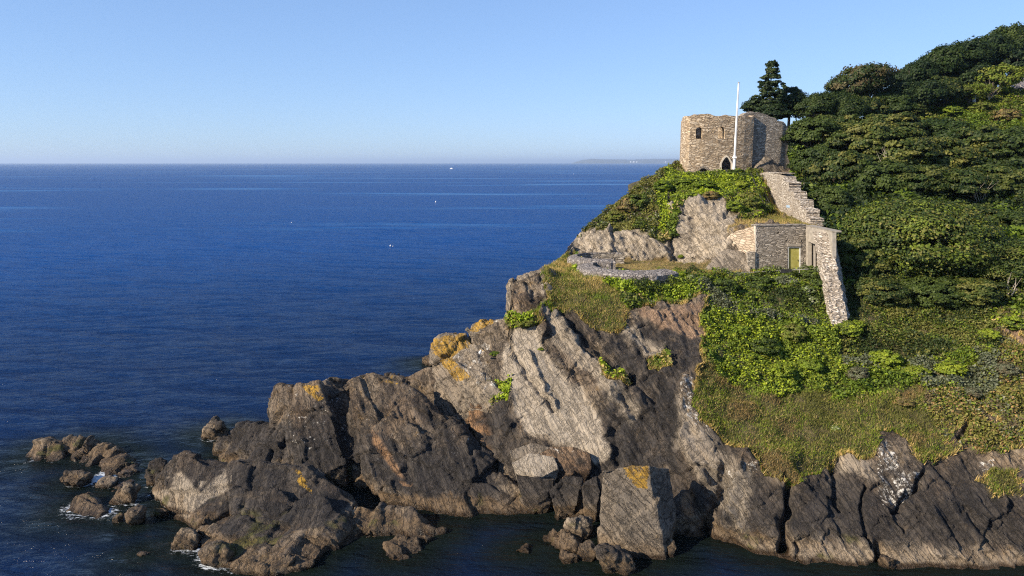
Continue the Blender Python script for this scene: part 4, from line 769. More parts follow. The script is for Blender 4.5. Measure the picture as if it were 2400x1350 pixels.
cover('brambles', 'dark mixed brambles on the bank below the terrace edge', [[(1560, 630), (1945, 630), (1965, 780), (1850, 760), (1700, 740), (1600, 735), (1480, 740), (1440, 700), (1560, 715), (1640, 690)]], ['dark', 'green', 'olive', 'green', 'ivy', 'grey'], 300, .125, 3)
cover('ivy', 'broad bright green ivy sheet on the bank below the buttress', [[(1620, 735), (1700, 735), (1960, 770), (1970, 880), (1930, 930), (1800, 930), (1690, 900), (1640, 820)]], ['green', 'ivy', 'dark', 'ivy', 'lime', 'green'], 330, .125, 4)
cover('gorse', 'wide dark green scrub covering the slope right of the buttress', [[(1940, 740), (2000, 660), (2300, 640), (2340, 830), (2200, 850), (2050, 830), (1960, 850)]], ['dark', 'olive', 'dark', 'green', 'olive'], 280, .115, 5, lift=.3)
cover('ivy', 'yellow green leafy strip beneath the dark scrub', [[(1940, 830), (2340, 800), (2340, 920), (2150, 910), (1950, 950)]], ['green', 'lime', 'ivy', 'olive', 'grey'], 290, .125, 6)
cover('scrub', 'grey brown seaside scrub on the right slope above the cliff', [[(2150, 880), (2330, 780), (2500, 700), (2500, 1080), (2250, 1060), (2180, 990)]], ['brown', 'olive', 'grey', 'green', 'rust', 'olive'], 280, .115, 7)
cover('dry_grass', 'sun dried tan and green grass draped over the lip of the right cliff', [[(1600, 820), (1690, 880), (1950, 920), (2200, 900), (2200, 1000), (2500, 1040), (2500, 1190), (1900, 1200), (1700, 1100), (1600, 960)]], ['rust', 'olive', 'tan', 'green', 'olive', 'ivy', 'green', 'tan', 'olive'], 420, .19, 8, 'blade', .2)
cover('ivy', 'bright ivy mat on the mound below the tower front', [[(1560, 398), (1600, 412), (1775, 412), (1780, 440), (1700, 470), (1590, 470), (1545, 560), (1530, 470)]], ['ivy', 'green', 'ivy', 'dark', 'green'], 220, .16, 9)
cover('scrub', 'olive scrub on the seaward slope left of the tower', [[(1300, 600), (1340, 500), (1590, 360), (1600, 400), (1540, 460), (1530, 560), (1620, 620), (1500, 620)]], ['olive', 'brown', 'green', 'grey', 'dark', 'olive'], 220, .15, 10)
cover('scrub', 'mixed shrubs and heather on the bank between tower and steps', [[(1640, 440), (1790, 390), (1830, 510), (1700, 520)]], ['green', 'olive', 'dark', 'brown', 'ivy'], 220, .15, 11)
cover('heath', 'green heath on the open slope between the wood and the front trees', [[(2020, 225), (2500, 120), (2500, 330), (2250, 320), (2050, 300)], [(1960, 690), (2300, 640), (2500, 620), (2500, 720), (2330, 760)]], ['green', 'dark', 'olive', 'green', 'brown', 'lime'], 110, .2, 12, lift=.5)
used = np.maximum(used, zone([(1590, 375), (1772, 385), (1772, 412), (1590, 412)]))
cover('wood_undergrowth', 'dark undergrowth filling the floor of the skyline wood', [[(1850, 250), (2020, 180), (2240, 130), (2500, 70), (2500, 235), (2260, 225), (2040, 285), (1880, 320)]], ['spruce', 'dark', 'dark', 'green'], 22, .42, 16, lift=1.6)  # both undergrowth palettes go darkest, painting in shade between the trees
cover('wood_undergrowth', 'deep green undergrowth below the front trees', [[(1840, 300), (2500, 300), (2500, 640), (1960, 680), (1850, 540)]], ['dark', 'spruce', 'green'], 45, .3, 17, lift=.7)
cover('leafy_tufts', 'small green tufts rooted in ledges of the cliff', [[(900, 300), (2500, 300), (2500, 1250), (900, 1250)]], ['green', 'tan', 'olive', 'ivy'], 160, .17, 13)
cover('hanging_grass', 'ragged straw fringe of grass hanging over the cliff edge', None, ['tan', 'olive', 'tan', 'rust', 'green'], 230, .34, 19, 'blade', .05, w=((fveg > .04) & (fveg < .8) & (fY > 640) & (fX > 1250)).astype(float), clump=.9)
cover('terrace_grass', 'dry straw coloured grass on the gun terrace', None, ['tan', 'tan', 'tan', 'olive'], 110, .14, 14, 'blade', .02, w=(fflat > .5).astype(float), cat='grass', clump=.2)
cover('ledge_grass', 'short dry grass on the flat roof ledge above the stone building', None, ['olive', 'tan', 'olive', 'tan'], 160, .2, 15, 'blade', .03, w=(fled > .5).astype(float), cat='grass', clump=.2)
# white flowers on the bank
def crown(seed, shape, names, n_cl, n_lf, size, trunk=True):
    # leaves gathered in clumps round the branch ends; unit radius, base at 0
    r = np.random.default_rng(seed); Cs, Ns, Rs = [], [], []
    if shape == 'conifer':
        for k in range(n_cl):
            h = (math.floor(r.uniform(0, 1)**.8*9)+r.uniform(-.38, .38))/9; h = min(max(h, 0), 1); rad = ((1-h)**.8*.66+.05)*(1+.4*math.sin(h*40+2*r.integers(0, 3))); a = r.uniform(0, 2*math.pi); q = r.uniform(.25, 1)**.5
            Cs.append([rad*q*math.cos(a), rad*q*math.sin(a), .25+h*1.9-.12*q*(1-h)+.1*q]); Ns.append([math.cos(a)*.5, math.sin(a)*.5, .8]); Rs.append([.15*(1.25-h), .15*(1.25-h), .055])
    else:
        for k in range(n_cl):
            v = r.normal(size=3); v /= np.linalg.norm(v); v[2] = (abs(v[2])*1.15-.2) if r.random() < .7 else -abs(v[2])*.8; q = r.uniform(.55, 1.)**.6*(1+.22*vn(np.array([v*1.6+seed]), seed)[0])
            if shape == 'dome': e = np.array([1, .95, .72]); q = .8+.2*q
            elif shape == 'wind': e = np.array([.95, .8, .8])
            elif shape == 'shrub': e = np.array([1, 1, .75])
            else: e = np.array([1, 1, .82])
            c = v*e*q
            if shape == 'wind': c[0] += .45*(c[2]+.3); s = [.24, .2, .16]
            elif shape == 'dome': s = [.2, .2, .14]
            else: s = [.24, .24, .17]
            Cs.append(c+[0, 0, .75]); Ns.append(v+[0, 0, .35]); Rs.append(np.array(s)*r.uniform(.7, 1.35))
    Cs, Ns, Rs = map(np.array, (Cs, Ns, Rs)); i = np.repeat(np.arange(len(Cs)), n_lf); g = r.normal(size=(len(i), 3)); g /= np.linalg.norm(g, axis=1, keepdims=True); g *= r.random((len(i), 1))**.4
    g[:, 2] = np.abs(g[:, 2])*1.1-.25
    C = Cs[i]+g*Rs[i]
    if shape == 'wind': C += np.array([.25, 0, .3])*(r.random((len(i), 1))**2)*.5
    nn = Ns[i]*.5+g; col = pal(names, len(Cs), r)[i]*.55+.45*pal(names, len(i), r)
    return leaves(C, nn, size, r, .66, 1.4, col)
def trunk_mesh(seed, shape):
    r = np.random.default_rng(seed); m = MB()
    if shape == 'conifer': m.tube([(0, 0, -.6), (0, 0, .5), (.01, 0, 2.1)], [.055, .05, .008], 7)
    else:
        m.tube([(0, 0, -1.), (.03, 0, -.2), (.06, .02, .35)], [.09, .075, .06], 7)
        for k in range(9):
            a = r.uniform(0, 6.28); d = r.uniform(.5, .9); x, y = d*math.cos(a), d*math.sin(a); lean = .4 if shape == 'wind' else 0
            m.tube([(.03, 0, r.uniform(-.2, .3)), (x*.45+lean*.2, y*.45, .45), (x+lean*.6, y, r.uniform(.7, 1.25))], [.04, .026, .008], 5)
    return m
VAR = {}
def variant(key, shape, names, n_cl, n_lf, size, seed):
    V, Fc, cc = crown(seed, shape, names, n_cl, n_lf, size)
    VAR[key] = (V, Fc, cc, trunk_mesh(seed, shape))
variant('syc', 'broad', ['wood', 'leafg', 'wood', 'olive'], 120, 170, .062, 101); variant('syc2', 'broad', ['wood', 'leafg', 'leafg'], 120, 170, .062, 102); variant('sun', 'broad', ['sun', 'leafg', 'leafg', 'olive', 'wood'], 120, 170, .062, 103)
variant('wind', 'wind', ['wood', 'wood', 'leafg'], 120, 140, .06, 104); variant('wind2', 'wind', ['wood', 'spruce', 'wood'], 120, 140, .06, 105); variant('rusty', 'wind', ['brown', 'wood', 'wood'], 120, 140, .06, 106)
variant('dome', 'dome', ['leafg', 'olive', 'wood', 'leafg', 'wood', 'green'], 620, 80, .028, 107); variant('conifer', 'conifer', ['spruce', 'spruce', 'dark'], 260, 40, .06, 108); variant('open', 'wind', ['lime', 'olive', 'green'], 90, 45, .07, 109); variant('black', 'broad', ['spruce', 'wood'], 170, 62, .08, 110)
for nm, ns in (('sh_green', ['green', 'ivy', 'dark']), ('sh_lime', ['lime', 'ivy', 'green']), ('sh_dark', ['dark', 'green', 'dark']), ('sh_grey', ['grey', 'grey', 'brown']), ('sh_brown', ['brown', 'olive', 'rust']), ('sh_white', ['white', 'green', 'green']), ('sh_pink', ['pink', 'olive', 'brown']), ('sh_olive', ['olive', 'sun', 'green'])):
    variant(nm, 'shrub', ns, 90, 70, .095, 120+len(VAR))
MESHES = {}
def plant(name, key, loc, rad, label, cat, group=None, rz=0., zs=1., trunk=True):
    t = thing(name, loc, label, cat, group, rz); t.scale = (rad, rad, rad*zs)
    if key not in MESHES:
        V, Fc, cc, tm = VAR[key]
        a = mesh('crown', V, Fc, LEAF, None, False, {'Col': cc}, (0, 0, 0)); b = tm.build('trunk', BARK, None, (0, 0, 0)); MESHES[key] = (a.data, b.data)
        bpy.data.objects.remove(a); bpy.data.objects.remove(b)
    for nm, d in (('crown', MESHES[key][0]),)+((('trunk', MESHES[key][1]),) if trunk else ()):
        c = bpy.data.objects.new(nm if trunk or nm != 'crown' else 'foliage', d); COL.objects.link(c); c.parent = t
    return t
SKY_G = 'wind bent trees along the skyline'; FR_G = 'leafy trees in front of the open heath'
TREES = [  # key, centre column, centre row, metres ahead, radius in columns, height factor, label, group
 ('conifer', 1803, 262, 104, 64, 1.08, 'tall dark conifer standing behind the ruined wall', None),
 ('black', 1772, 252, 106, 32, .75, 'low dark tree spreading left at the conifer foot', None), ('black', 1852, 240, 107, 40, .95, 'dark rounded tree just right of the conifer', None), ('black', 1808, 268, 103, 40, .7, 'black green bush filling the gap under the conifer', None),
 ('wind', 1898, 256, 104, 46, .9, 'olive tree on the skyline next right after the dark rounded tree', SKY_G), ('wind', 1938, 252, 108, 46, .85, 'olive skyline tree left of the rusty brown crown', SKY_G), ('rusty', 1992, 205, 112, 56, 1.05, 'rusty brown wind bent tree, the raised bump of the skyline', SKY_G), ('rusty', 2035, 196, 114, 46, 1.1, 'rusty brown tree with feathery tip right of the skyline bump', SKY_G),
 ('wind2', 2092, 230, 116, 50, .9, 'dark skyline tree in the dip after the rusty brown crowns', SKY_G), ('wind2', 2132, 186, 120, 50, 1., 'dark skyline tree at the first rise after the dip', SKY_G), ('wind', 2180, 165, 123, 60, 1., 'dark olive skyline tree left of the highest group', SKY_G), ('wind2', 2232, 150, 126, 62, 1., 'broad dark tree in the middle of the right skyline', SKY_G),
 ('wind2', 2288, 135, 129, 62, 1., 'dark skyline tree above the yellow green open tree', SKY_G), ('wind', 2340, 118, 132, 62, 1., 'dark tree second from the right end of the skyline', SKY_G), ('wind2', 2395, 105, 134, 62, 1., 'dark tree at the right end and top of the skyline', SKY_G), ('wind2', 2450, 90, 135, 66, 1., 'dark tree cut by the right picture edge on the skyline', SKY_G),
 ('wind', 1960, 268, 105, 52, .85, 'olive tree with a pale bare branch below the rusty crowns', SKY_G), ('syc', 2020, 262, 109, 50, .85, 'dark tree under the rusty brown skyline crowns', SKY_G), ('syc2', 2085, 256, 112, 52, .85, 'dark tree on the inner wood edge above the heath, left part', SKY_G), ('wind2', 2145, 232, 115, 55, .9, 'very dark tree inside the wood below the first rise', SKY_G), ('syc', 2200, 222, 118, 55, .9, 'very dark tree inside the wood left of the open branching tree', SKY_G), ('wind2', 2260, 195, 122, 55, .9, 'shaded tree behind the open branching tree', SKY_G), ('black', 2370, 170, 128, 55, 1., 'shaded tree above the shelter roof', SKY_G),
 ('open', 2325, 190, 119, 52, .85, 'yellow green open tree with bare twisting branches', None), ('open', 2272, 218, 117, 36, .75, 'small brownish open tree left of the yellow green one', None), ('sun', 2140, 262, 111, 24, .8, 'small pale leaved tree at the edge of the heath', None),
 ('syc2', 1906, 322, 90, 60, .95, 'dark leafy tree touching the ruined wall', FR_G), ('syc', 1950, 318, 92, 64, .9, 'rounded green tree right of the one touching the ruined wall', FR_G), ('sun', 2010, 342, 88, 72, .9, 'sunlit yellowish tree left of centre in the front trees', FR_G), ('sun', 2105, 362, 86, 80, .9, 'brightest yellow green tree with bare forked limbs', FR_G), ('sun', 2195, 380, 87, 74, .9, 'sunlit tree with pale leaf tips right of the brightest one', FR_G), ('syc', 2090, 305, 97, 62, .75, 'green tree at the foot of the heath behind the brightest tree', FR_G), ('syc2', 2200, 320, 98, 66, .75, 'dark green tree below the marker post', FR_G),
 ('syc', 2300, 348, 94, 72, .85, 'dark green tree with dead stems below the shelter', FR_G), ('syc2', 2390, 350, 92, 72, .85, 'dark green tree at the right edge below the shelter', FR_G), ('syc2', 1918, 388, 84, 58, .95, 'dark tree overhanging the top of the stepped wall', FR_G), ('syc', 1965, 410, 81, 72, .95, 'large dark green tree right of the stepped wall', FR_G), ('syc2', 2050, 432, 79, 76, .9, 'large dark green tree left above the domed bush', FR_G), ('sun', 2140, 438, 78, 70, .85, 'olive green tree directly above the domed bush', FR_G),
 ('syc', 2235, 450, 78, 74, .9, 'dark tree right above the domed bush', FR_G), ('sun', 2320, 440, 79, 70, .9, 'brownish yellow tree with pale bare stems at right', FR_G), ('syc', 2400, 450, 78, 72, .9, 'dark tree at the right edge level with the stepped wall', FR_G), ('syc2', 1940, 478, 73, 56, .9, 'dark green tree with white blossom beside the lowest steps', FR_G), ('black', 1985, 520, 70, 44, .9, 'shadowed tree in the dark hollow left of the domed bush', FR_G), ('syc', 2280, 520, 71, 66, .8, 'deep green tree right of the domed bush top', FR_G), ('syc2', 2375, 535, 70, 66, .8, 'deep green tree at the right edge beside the domed bush', FR_G),
 ('dome', 2140, 575, 63.5, 172, .82, 'huge domed olive green bush right of the buttress', None), ('dome', 2345, 625, 61, 120, .75, 'second domed bush, smaller, at the right edge', None), ('sun', 2020, 605, 61, 66, .9, 'yellow green bush at the left flank of the domed bush', None), ('syc', 2060, 690, 57, 62, .75, 'dark green bush at the lower left skirt of the domed bush', None), ('syc2', 2180, 690, 57.5, 74, .7, 'dark green bush at the lower middle skirt of the domed bush', None), ('sun', 2280, 690, 57, 66, .7, 'yellow green bush at the lower right skirt of the domed bush', None)]
TS = {'conifer': 1.0}
for i, (key, px, py, Y, rp, zs, lb, g) in enumerate(TREES):
    c = P(px, py, Y); rad = rp/F*Y
    if key == 'conifer': z = P(px, 268, Y)[2]; rad = (P(px, 138, Y)[2]-z)/2.18; loc = (c[0], c[1], z-.2*rad)
    else: loc = (c[0], c[1], c[2]-.72*rad*zs)
    wind = key in ('wind', 'wind2', 'rusty', 'open')
    plant('conifer_tree' if key == 'conifer' else ('domed_bush' if key == 'dome' else 'tree'), key, loc, rad, lb, 'bush' if 'bush' in lb.split(' of ')[0].split(' at ')[0] else 'tree', g, (random.uniform(-.5, .5) if wind else random.uniform(0, 6.28)), zs)
SHRUBS = [  # key, column, row of the foot, radius in columns, height factor, label
 ('sh_dark', 1728, 416, 26, .55, 'dark shrub hiding the flagpole foot'), ('sh_dark', 1752, 420, 22, .5, 'dark shrub at the right end of the tower front'), ('sh_lime', 1690, 440, 22, .5, 'bright green shrub under the tower doorway'), ('sh_lime', 1650, 440, 28, .45, 'wide bright green shrub under the low arch'), ('sh_green', 1605, 434, 26, .5, 'green shrub below the picket fence'), ('sh_lime', 1738, 442, 16, .9, 'bright little shrub beside the handrail top'),
 ('sh_olive', 1755, 492, 30, .9, 'olive shrub on the lip above the roof ledge'), ('sh_pink', 1774, 506, 13, .8, 'pink flowered shrub at the roof ledge edge'), ('sh_dark', 1795, 500, 16, .9, 'dark shrub at the foot of the steps'), ('sh_lime', 1742, 478, 18, 1., 'lime green shrub left of the steps'), ('sh_green', 1725, 498, 20, .9, 'green shrub at the top edge of the pale rock face'), ('sh_brown', 1668, 468, 18, .8, 'brownish shrub hanging over the pale rock face'), ('sh_dark', 1500, 492, 26, 1., 'dark bushy shrub on the seaward slope'), ('sh_brown', 1475, 500, 28, .9, 'grey brown shrub left of the dark one on the seaward slope'), ('sh_dark', 1502, 535, 16, .8, 'small dark shrub above the rock wall'), ('sh_olive', 1440, 520, 22, .8, 'olive shrub low on the seaward slope'), ('sh_dark', 1580, 556, 15, .8, 'dark tuft shrub at the base of the grassy hollow'), ('sh_green', 1556, 452, 22, .9, 'green ivy shrub on the left shoulder of the mound'),
 ('sh_dark', 1908, 655, 26, .9, 'dark shrub in the corner below the porch'), ('sh_white', 1893, 690, 16, .9, 'white flowering shrub near the buttress'), ('sh_white', 1905, 715, 14, 1., 'lower white flowering shrub near the buttress'), ('sh_dark', 1920, 690, 26, 1., 'dark green shrub against the left side of the buttress'), ('sh_white', 1620, 655, 10, .8, 'white cow parsley head at the terrace lip'), ('sh_grey', 2012, 893, 26, .95, 'silver grey bush in the middle of the right slope'), ('sh_lime', 1830, 885, 32, .8, 'yellow green shrub on the ivy bank, left of the silver bush'), ('sh_lime', 1900, 870, 28, .8, 'yellow green shrub between ivy bank and silver bush'), ('sh_lime', 2080, 860, 36, .8, 'big yellow green shrub right of the silver bush'), ('sh_lime', 2150, 885, 30, .7, 'yellow green shrub low on the leafy strip'), ('sh_lime', 2230, 880, 32, .7, 'yellow green shrub at the right of the leafy strip'), ('sh_green', 1990, 790, 30, .9, 'fresh green bush just below the buttress foot'), ('sh_lime', 2320, 800, 24, .9, 'lime shrub near the earth patch at right'), ('sh_green', 2375, 775, 30, .8, 'green shrub at the right edge over the earth patch'), ('sh_lime', 1730, 790, 28, .8, 'bright shrub at the left of the ivy bank'), ('sh_dark', 1790, 830, 34, .8, 'dark bramble mound in the ivy bank'), ('sh_olive', 1860, 800, 34, .8, 'olive bramble mound in the ivy bank'), ('sh_dark', 1700, 690, 34, .8, 'dark bramble mound under the terrace edge'), ('sh_dark', 1780, 680, 34, .7, 'dark bramble mound below the notice board'), ('sh_grey', 2360, 880, 26, .8, 'grey leaved shrub at the right edge of the slope'), ('sh_grey', 2280, 930, 22, .7, 'grey leaved shrub above the right cliff'), ('sh_brown', 2120, 950, 24, .6, 'brown seeded shrub low on the right slope'), ('sh_white', 1960, 1010, 12, .7, 'white flower patch in the dry grass'), ('sh_green', 1845, 1140, 20, .9, 'green tuft over the dark cleft'), ('sh_lime', 2010, 770, 18, .8, 'small lime tuft right of the buttress foot'),
 ('sh_brown', 2360, 285, 30, .7, 'brown heath shrub below the shelter'), ('sh_olive', 2300, 262, 30, .6, 'olive heath shrub right of the marker post'), ('sh_green', 2230, 275, 32, .6, 'green heath shrub left of the marker post'), ('sh_olive', 2160, 290, 30, .6, 'olive heath shrub at the middle of the heath'), ('sh_lime', 2330, 225, 26, .6, 'lime shrub at the foot of the open tree'),
 ('sh_green', 1120, 905, 10, .6, 'little green tuft on the orange crag'), ('sh_green', 1160, 835, 12, .7, 'green plant in the seam between the crags'), ('sh_olive', 1232, 765, 26, .5, 'grass cushion on the ledge under the square crag'), ('sh_green', 1268, 822, 8, .7, 'tiny plant in the middle of the pale slab'), ('sh_olive', 1545, 858, 18, .5, 'straw coloured tuft on the dark slab'), ('sh_olive', 1165, 930, 18, .5, 'orange green cushion on the dark wall below the crags'), ('sh_green', 1595, 605, 9, .7, 'little green plant at the back of the terrace')]
for key, px, py, rp, zs, lb in SHRUBS:
    h, n = hit(px, py); rad = rp/F*float(h[1]); plant('shrub' if 'tuft' not in lb and 'cushion' not in lb else 'tuft', key, (h[0], h[1]+.2*rad, h[2]-.1*rad), rad, lb, 'plant', None, random.uniform(0, 6.28), zs, False)
# bare branches showing in the trees
for lb, px, py, Y, L_ in (('pale bare forked branches in the sunlit front trees', 2080, 375, 83, 2.6), ('pale leaning bare stems among the trees at right', 2300, 462, 75.5, 2.8), ('twisted pale bare limbs under the yellow green open tree', 2318, 214, 116.5, 3.), ('bare grey twigs at the right edge by the second domed bush', 2370, 672, 56, 1.3)):
    m_ = MB(); b = P(px, py+20, Y); r = np.random.default_rng(px)
    for k in range(6):
        d = np.array([r.normal()*.5, r.normal()*.3, 1.]); d /= np.linalg.norm(d); q = b+[r.normal()*.3, 0, 0]; m_.tube([q, q+d*L_*.5+r.normal(size=3)*.15, q+d*L_+r.normal(size=3)*.3], [.04, .026, .008], 5)
        m_.tube([q+d*L_*.5, q+d*L_*.8+r.normal(size=3)*.5], [.018, .005], 4)
    tag(m_.build('bare_branches', DEADW), lb, 'branches')
# ------------------------------------------------------------------ the sea
ang = np.r_[np.arange(-180, -46, 6.), np.arange(-44, 44.01, .15), np.arange(46, 180, 6.)]; ang = np.radians(ang)
rad = [4., 10., 18., 24.]
while rad[-1] < 85000: rad.append(rad[-1]*(1.0075 if rad[-1] < 400 else 1.022))
rad = np.array(rad); A_, R_2 = np.meshgrid(ang, rad, indexing='ij')
SV = np.stack([R_2*np.sin(A_), R_2*np.cos(A_), 0*R_2], -1); h = 0
for wl, amp, dx, dy in ((9., .13, .25, 1.), (4.2, .075, -.2, 1.), (2., .045, .35, 1.), (1.1, .022, -.1, 1.)):
    q = SV@np.array([[dx], [dy], [0]])[:, 0]; o_ = SV@np.array([dy, -dx, 0]); W = np.stack([q/wl*1.9, o_/wl*.75, 0*q+wl], -1)
    h = h+amp*(1-np.abs(vn(W, int(wl*10)))*1.6+.4*vn(W*1.9+3, 5))*sm(wl/(R_2*.0075+.01), 2.2, 5.)
cove = sm(np.hypot((SV[..., 0]-0)/14, (SV[..., 1]-40)/6), .7, 1.5); SV[..., 2] = (h-h.mean())*(.35+.65*cove)*sm(R_2, 20, 30)
kd_pts = WATERLINE+[tuple(v) for v in GP[:, NB:NB+60].reshape(-1, 3)[np.abs(GP[:, NB:NB+60, 2].ravel()) < .15][::2]]
kd = KDTree(len(kd_pts)); [kd.insert(v, i) for i, v in enumerate(kd_pts)]; kd.balance()
foam = np.zeros(R_2.shape); shal_refl = np.zeros(R_2.shape); near = (R_2 > 28) & (R_2 < 82) & (np.abs(A_) < .76)
dist = np.array([kd.find(v)[2] for v in SV[near].tolist()])
px_, py_ = proj(SV[near]); calm = sm(px_, 1050, 800)
foam[near] = np.exp(-(dist/.4)**2)*(.05+.5*calm); shal_refl[near] = np.exp(-(dist/3.5)**2)  # darker water by the rocks: seabed tint plus painted reflection of the cliff
for fx, fy, s in ((125, 1106, 1.3), (105, 1156, 1.2), (222, 1128, 1.3), (333, 1165, 1.6), (495, 1040, 1.5), (565, 1003, 1.2), (440, 1300, 1.3), (155, 1195, 1.1), (490, 1338, 1.5), (1000, 848, 1.4), (150, 1235, 1.5), (240, 1120, 1.), (60, 1092, .9), (1610, 1297, .5), (320, 1200, .8), (270, 1205, .8), (15, 1112, .6), (375, 1085, 1.2), (1130, 1260, .5), (1250, 1225, .8)):
    c = P(fx, fy, float(YZ(fy, 0))); foam[near] += .5*np.exp(-(np.hypot((SV[near][:, 0]-c[0])/(1.0*s), (SV[near][:, 1]-c[1])/(1.1*s)))**2)
foam = np.clip(foam, 0, 1.2)
nA, nR = R_2.shape; ix = np.arange(nA*nR).reshape(nA, nR); F4 = np.stack([ix[:-1, :-1], ix[:-1, 1:], ix[1:, 1:], ix[1:, :-1]], -1).reshape(-1, 4)[:, ::-1]
k = N('sea_water'); p = k.pos(); _, wa = k.attr('W')
def wv(sx, sy, sc, d): return k.noise(k.n('Mapping', {0: p, 2: (0, 0, .2), 3: (sx, sy, 1)}).outputs[0], sc, d, .6)
n1 = wv(.55, 1.3, 2.6, 6.); n2 = wv(.35, 1., .22, 4.); n3 = wv(.12, .5, .035, 4.); n4 = wv(.2, 1., .011, 5.)
n5 = wv(.3, 1., .75, 5.); slick = k.rng(n4, .52, .64)
hh = k.math('MULTIPLY', k.math('ADD', k.math('ADD', k.math('MULTIPLY', n1, .35), k.math('MULTIPLY', n5, 1.)), k.math('ADD', k.math('MULTIPLY', n2, 2.), k.math('MULTIPLY', n3, 5.))), k.rng(slick, 0., 1., 1., .45))
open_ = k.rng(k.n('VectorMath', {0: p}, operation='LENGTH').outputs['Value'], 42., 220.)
body = k.mix(wa[1], k.mix(open_, (.003, .013, .05), k.mix(slick, (.002, .046, .19), (.014, .1, .29))), (.005, .008, .006))  # slicks get a lighter body, their sky reflection painted into the colour
fn_ = k.noise(k.n('Mapping', {0: p, 2: (0, 0, .4), 3: (1, 1.6, 1)}).outputs[0], 3., 8., .8)
ff = k.rng(k.math('ADD', fn_, k.math('MULTIPLY', k.math('SUBTRACT', wa[0], 1.), .34)), .44, .56)
ff = k.math('MULTIPLY', ff, k.rng(wa[0], .05, .3))
col = k.mix(ff, body, (.5, .54, .58))
nb_ = k.bump(hh, .85, .6)
fr_ = k.math('MULTIPLY', k.math('MULTIPLY', k.n('Fresnel', {'IOR': 1.33, 'Normal': nb_}).outputs[0], .4), k.math('SUBTRACT', 1., ff))
df = k.n('BsdfDiffuse', {'Color': col, 'Normal': nb_}); gl = k.n('BsdfGlossy', {'Roughness': .14, 'Normal': nb_})
bs = k.n('MixShader', {0: fr_, 1: df.outputs[0], 2: gl.outputs[0]})
k.t.links.new(bs.outputs[0], k.out.inputs[0])
tag(mesh('sea', SV.reshape(-1, 3), F4, k.m, None, True, {'W': np.stack([foam, shal_refl, 0*foam], -1).reshape(-1, 3)}, (0, 0, 0)), 'deep blue open sea with small ripples', None, None, 'structure')
tag(mesh('seabed', [(-200, -50, -3.4), (200, -50, -3.4), (200, 260, -3.4), (-200, 260, -3.4)], [(0, 1, 2, 3)], ROCK), None, None, None, 'structure')
# ------------------------------------------------------------------ far coast
xs = np.linspace(0, 1, 160); fa = []; Yh = 21000.
for j, dy in enumerate((0, 500, 1400, 2600)):
    px = 1348+xs*900; hz = np.interp(px, [1348, 1358, 1375, 1395, 1450, 1500, 1560, 1700, 2000, 2250], [0, 45, 105, 140, 125, 110, 140, 150, 170, 160])*(.0, .55, 1., 0.)[j]
    b = P(px, 382.5, Yh); hz = hz*(1+.12*fbm(np.stack([px/40, 0*px+j, 0*px], -1), 4, 3)); fa.append(np.stack([b[:, 0], b[:, 1]+dy, hz-2*(j in (0, 3))], -1))
fa = np.array(fa); ii = np.arange(4*160).reshape(4, 160)
tag(mesh('far_headland', fa.reshape(-1, 3), np.stack([ii[:-1, :-1], ii[:-1, 1:], ii[1:, 1:], ii[1:, :-1]], -1).reshape(-1, 4), plain('far_land', (.05, .06, .03), (.12, .11, .07), .002), None, True), 'low hazy blue headland on the horizon left of the tower', None, None, 'structure')
tw = thing('distant_houses', P(1485, 381.6, Yh-150), 'cluster of tiny white houses on the hazy far headland', 'buildings')
for k_, (px, w_2) in enumerate(((1478, 34), (1485, 46), (1492, 30), (1560, 26))):
    b = P(px, 381.3, Yh-150); MB().box(b+[0, 0, 22], (w_2, 30, 40)).build('house', WHITE, tw)
# ------------------------------------------------------------------ boats and buoys
Yb = 2600.; b = P(1058, 391, Yb); b[2] = 0
bo = thing('motor_boat', b, 'white motor boat far out just below the horizon', 'boat')
MB().add([(b[0]+x, b[1]+y, z) for x, y, z in ((-6, 0, .3), (-5.4, -1.6, -.2), (4.5, -1.6, -.2), (-6.2, -1.9, 1.6), (4.6, -1.9, 1.9), (7.2, 0, 2.3), (4.6, 1.9, 1.9), (-6.2, 1.9, 1.6), (4.5, 1.6, -.2), (-5.4, 1.6, -.2), (6.2, 0, 0))], [(1, 2, 4, 3), (2, 10, 5, 4), (10, 8, 6, 5), (8, 9, 7, 6), (9, 1, 3, 7), (3, 4, 5, 6, 7), (1, 9, 8, 10, 2)]).build('hull', WHITE, bo)
MB().add([(b[0]+x, b[1]+y, z) for x, y, z in ((-4, -1.4, 1.7), (3, -1.4, 1.7), (3, 1.4, 1.7), (-4, 1.4, 1.7), (-3.6, -1.1, 4), (1.4, -1.1, 4), (1.4, 1.1, 4), (-3.6, 1.1, 4))], [(4, 5, 6, 7), (0, 1, 5, 4), (1, 2, 6, 5), (2, 3, 7, 6), (3, 0, 4, 7)]).build('cabin', WHITE, bo)
for lb, px, py, s in (('single white buoy out in the middle of the bay', 1021, 474, .36), ('larger white buoy of the pair nearer the shore', 915, 577, .2), ('smaller white buoy of the pair nearer the shore', 921, 577.5, .11), ('tiny white buoy near the right shore below the far headland', 1344, 408, .4), ('tiny pale buoy at the left of the bay', 683, 522, .14)):
    Y = float(YZ(py, 0)); b = P(px, py, Y); bu = thing('buoy', (b[0], b[1], 0), lb, 'buoy', 'white buoys')
    MB().lathe(b*[1, 1, 0], [(s*.3, -s*.4), (s*.85, -s*.1), (s, .4*s), (s*.8, s*.95), (s*.35, s*1.3)], 12).build('float', WHITE, bu); MB().lathe(b*[1, 1, 0], [(s*.35, s*1.29), (s*.3, s*2.), (s*.12, s*2.2)], 10).build('top', WHITE, bu)
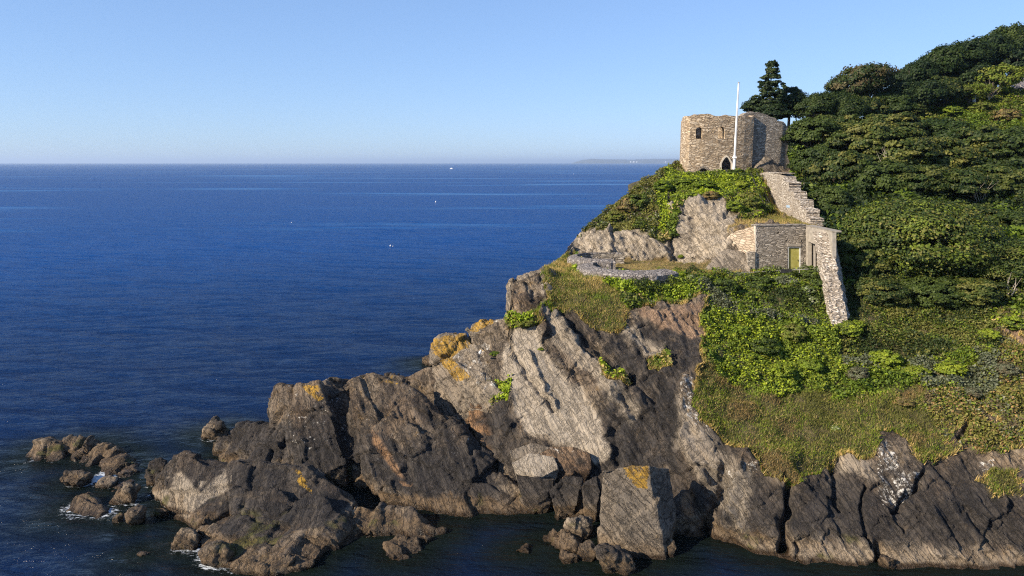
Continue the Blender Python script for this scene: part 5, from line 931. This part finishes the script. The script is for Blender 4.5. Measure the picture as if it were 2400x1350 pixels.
# ------------------------------------------------------------------ air, sky, sun
hv = bpy.data.materials.new('haze_air'); hv.use_nodes = True; t = hv.node_tree; t.nodes.clear(); o_ = t.nodes.new('ShaderNodeOutputMaterial'); v_ = t.nodes.new('ShaderNodeVolumePrincipled')
v_.inputs['Color'].default_value = (.6, .76, 1, 1); v_.inputs['Density'].default_value = 6e-5; v_.inputs['Anisotropy'].default_value = .2; t.links.new(v_.outputs[0], o_.inputs['Volume'])
S = 88000.; hz_ = tag(MB().box((0, 0, 95.), (2*S, 2*S, 200.)).build('haze', hv), 'pale blue air fading the far coast', None, None, 'stuff')
SUN = Vector((-.87, -.49, 0)).normalized(); EL = math.radians(29)
sd = Vector((SUN.x*math.cos(EL), SUN.y*math.cos(EL), math.sin(EL)))
sl = bpy.data.lights.new('sun', 'SUN'); sl.energy = 4.7; sl.angle = math.radians(.53); sl.color = (1., .87, .69); so = bpy.data.objects.new('sun', sl); COL.objects.link(so); so.rotation_euler = (-sd).to_track_quat('-Z', 'Y').to_euler()
w = bpy.data.worlds.new('World'); SC.world = w; w.use_nodes = True; nt = w.node_tree; bg = nt.nodes['Background']
sk = nt.nodes.new('ShaderNodeTexSky'); sk.sky_type = 'NISHITA'; sk.sun_disc = False; sk.sun_elevation = EL; sk.sun_rotation = math.atan2(SUN.x, SUN.y); sk.air_density = .9; sk.dust_density = .15; sk.ozone_density = 4.5; sk.altitude = 0
gm = nt.nodes.new('ShaderNodeGamma'); gm.inputs[1].default_value = .58; nt.links.new(sk.outputs[0], gm.inputs[0])
mx = nt.nodes.new('ShaderNodeMix'); mx.data_type = 'RGBA'; mx.blend_type = 'MULTIPLY'; mx.inputs[0].default_value = 1; mx.inputs[7].default_value = (.89, 1.09, 1.43, 1); nt.links.new(gm.outputs[0], mx.inputs[6]); nt.links.new(mx.outputs[2], bg.inputs[0]); bg.inputs[1].default_value = .13
SC.view_settings.view_transform = 'Standard'; SC.view_settings.look = 'None'; SC.view_settings.exposure = .95; SC.view_settings.gamma = 1.
SC.cycles.use_denoising = False; SC.cycles.filter_width = 1.15; SC.cycles.max_bounces = 6; SC.cycles.volume_bounces = 0; SC.cycles.transparent_max_bounces = 4
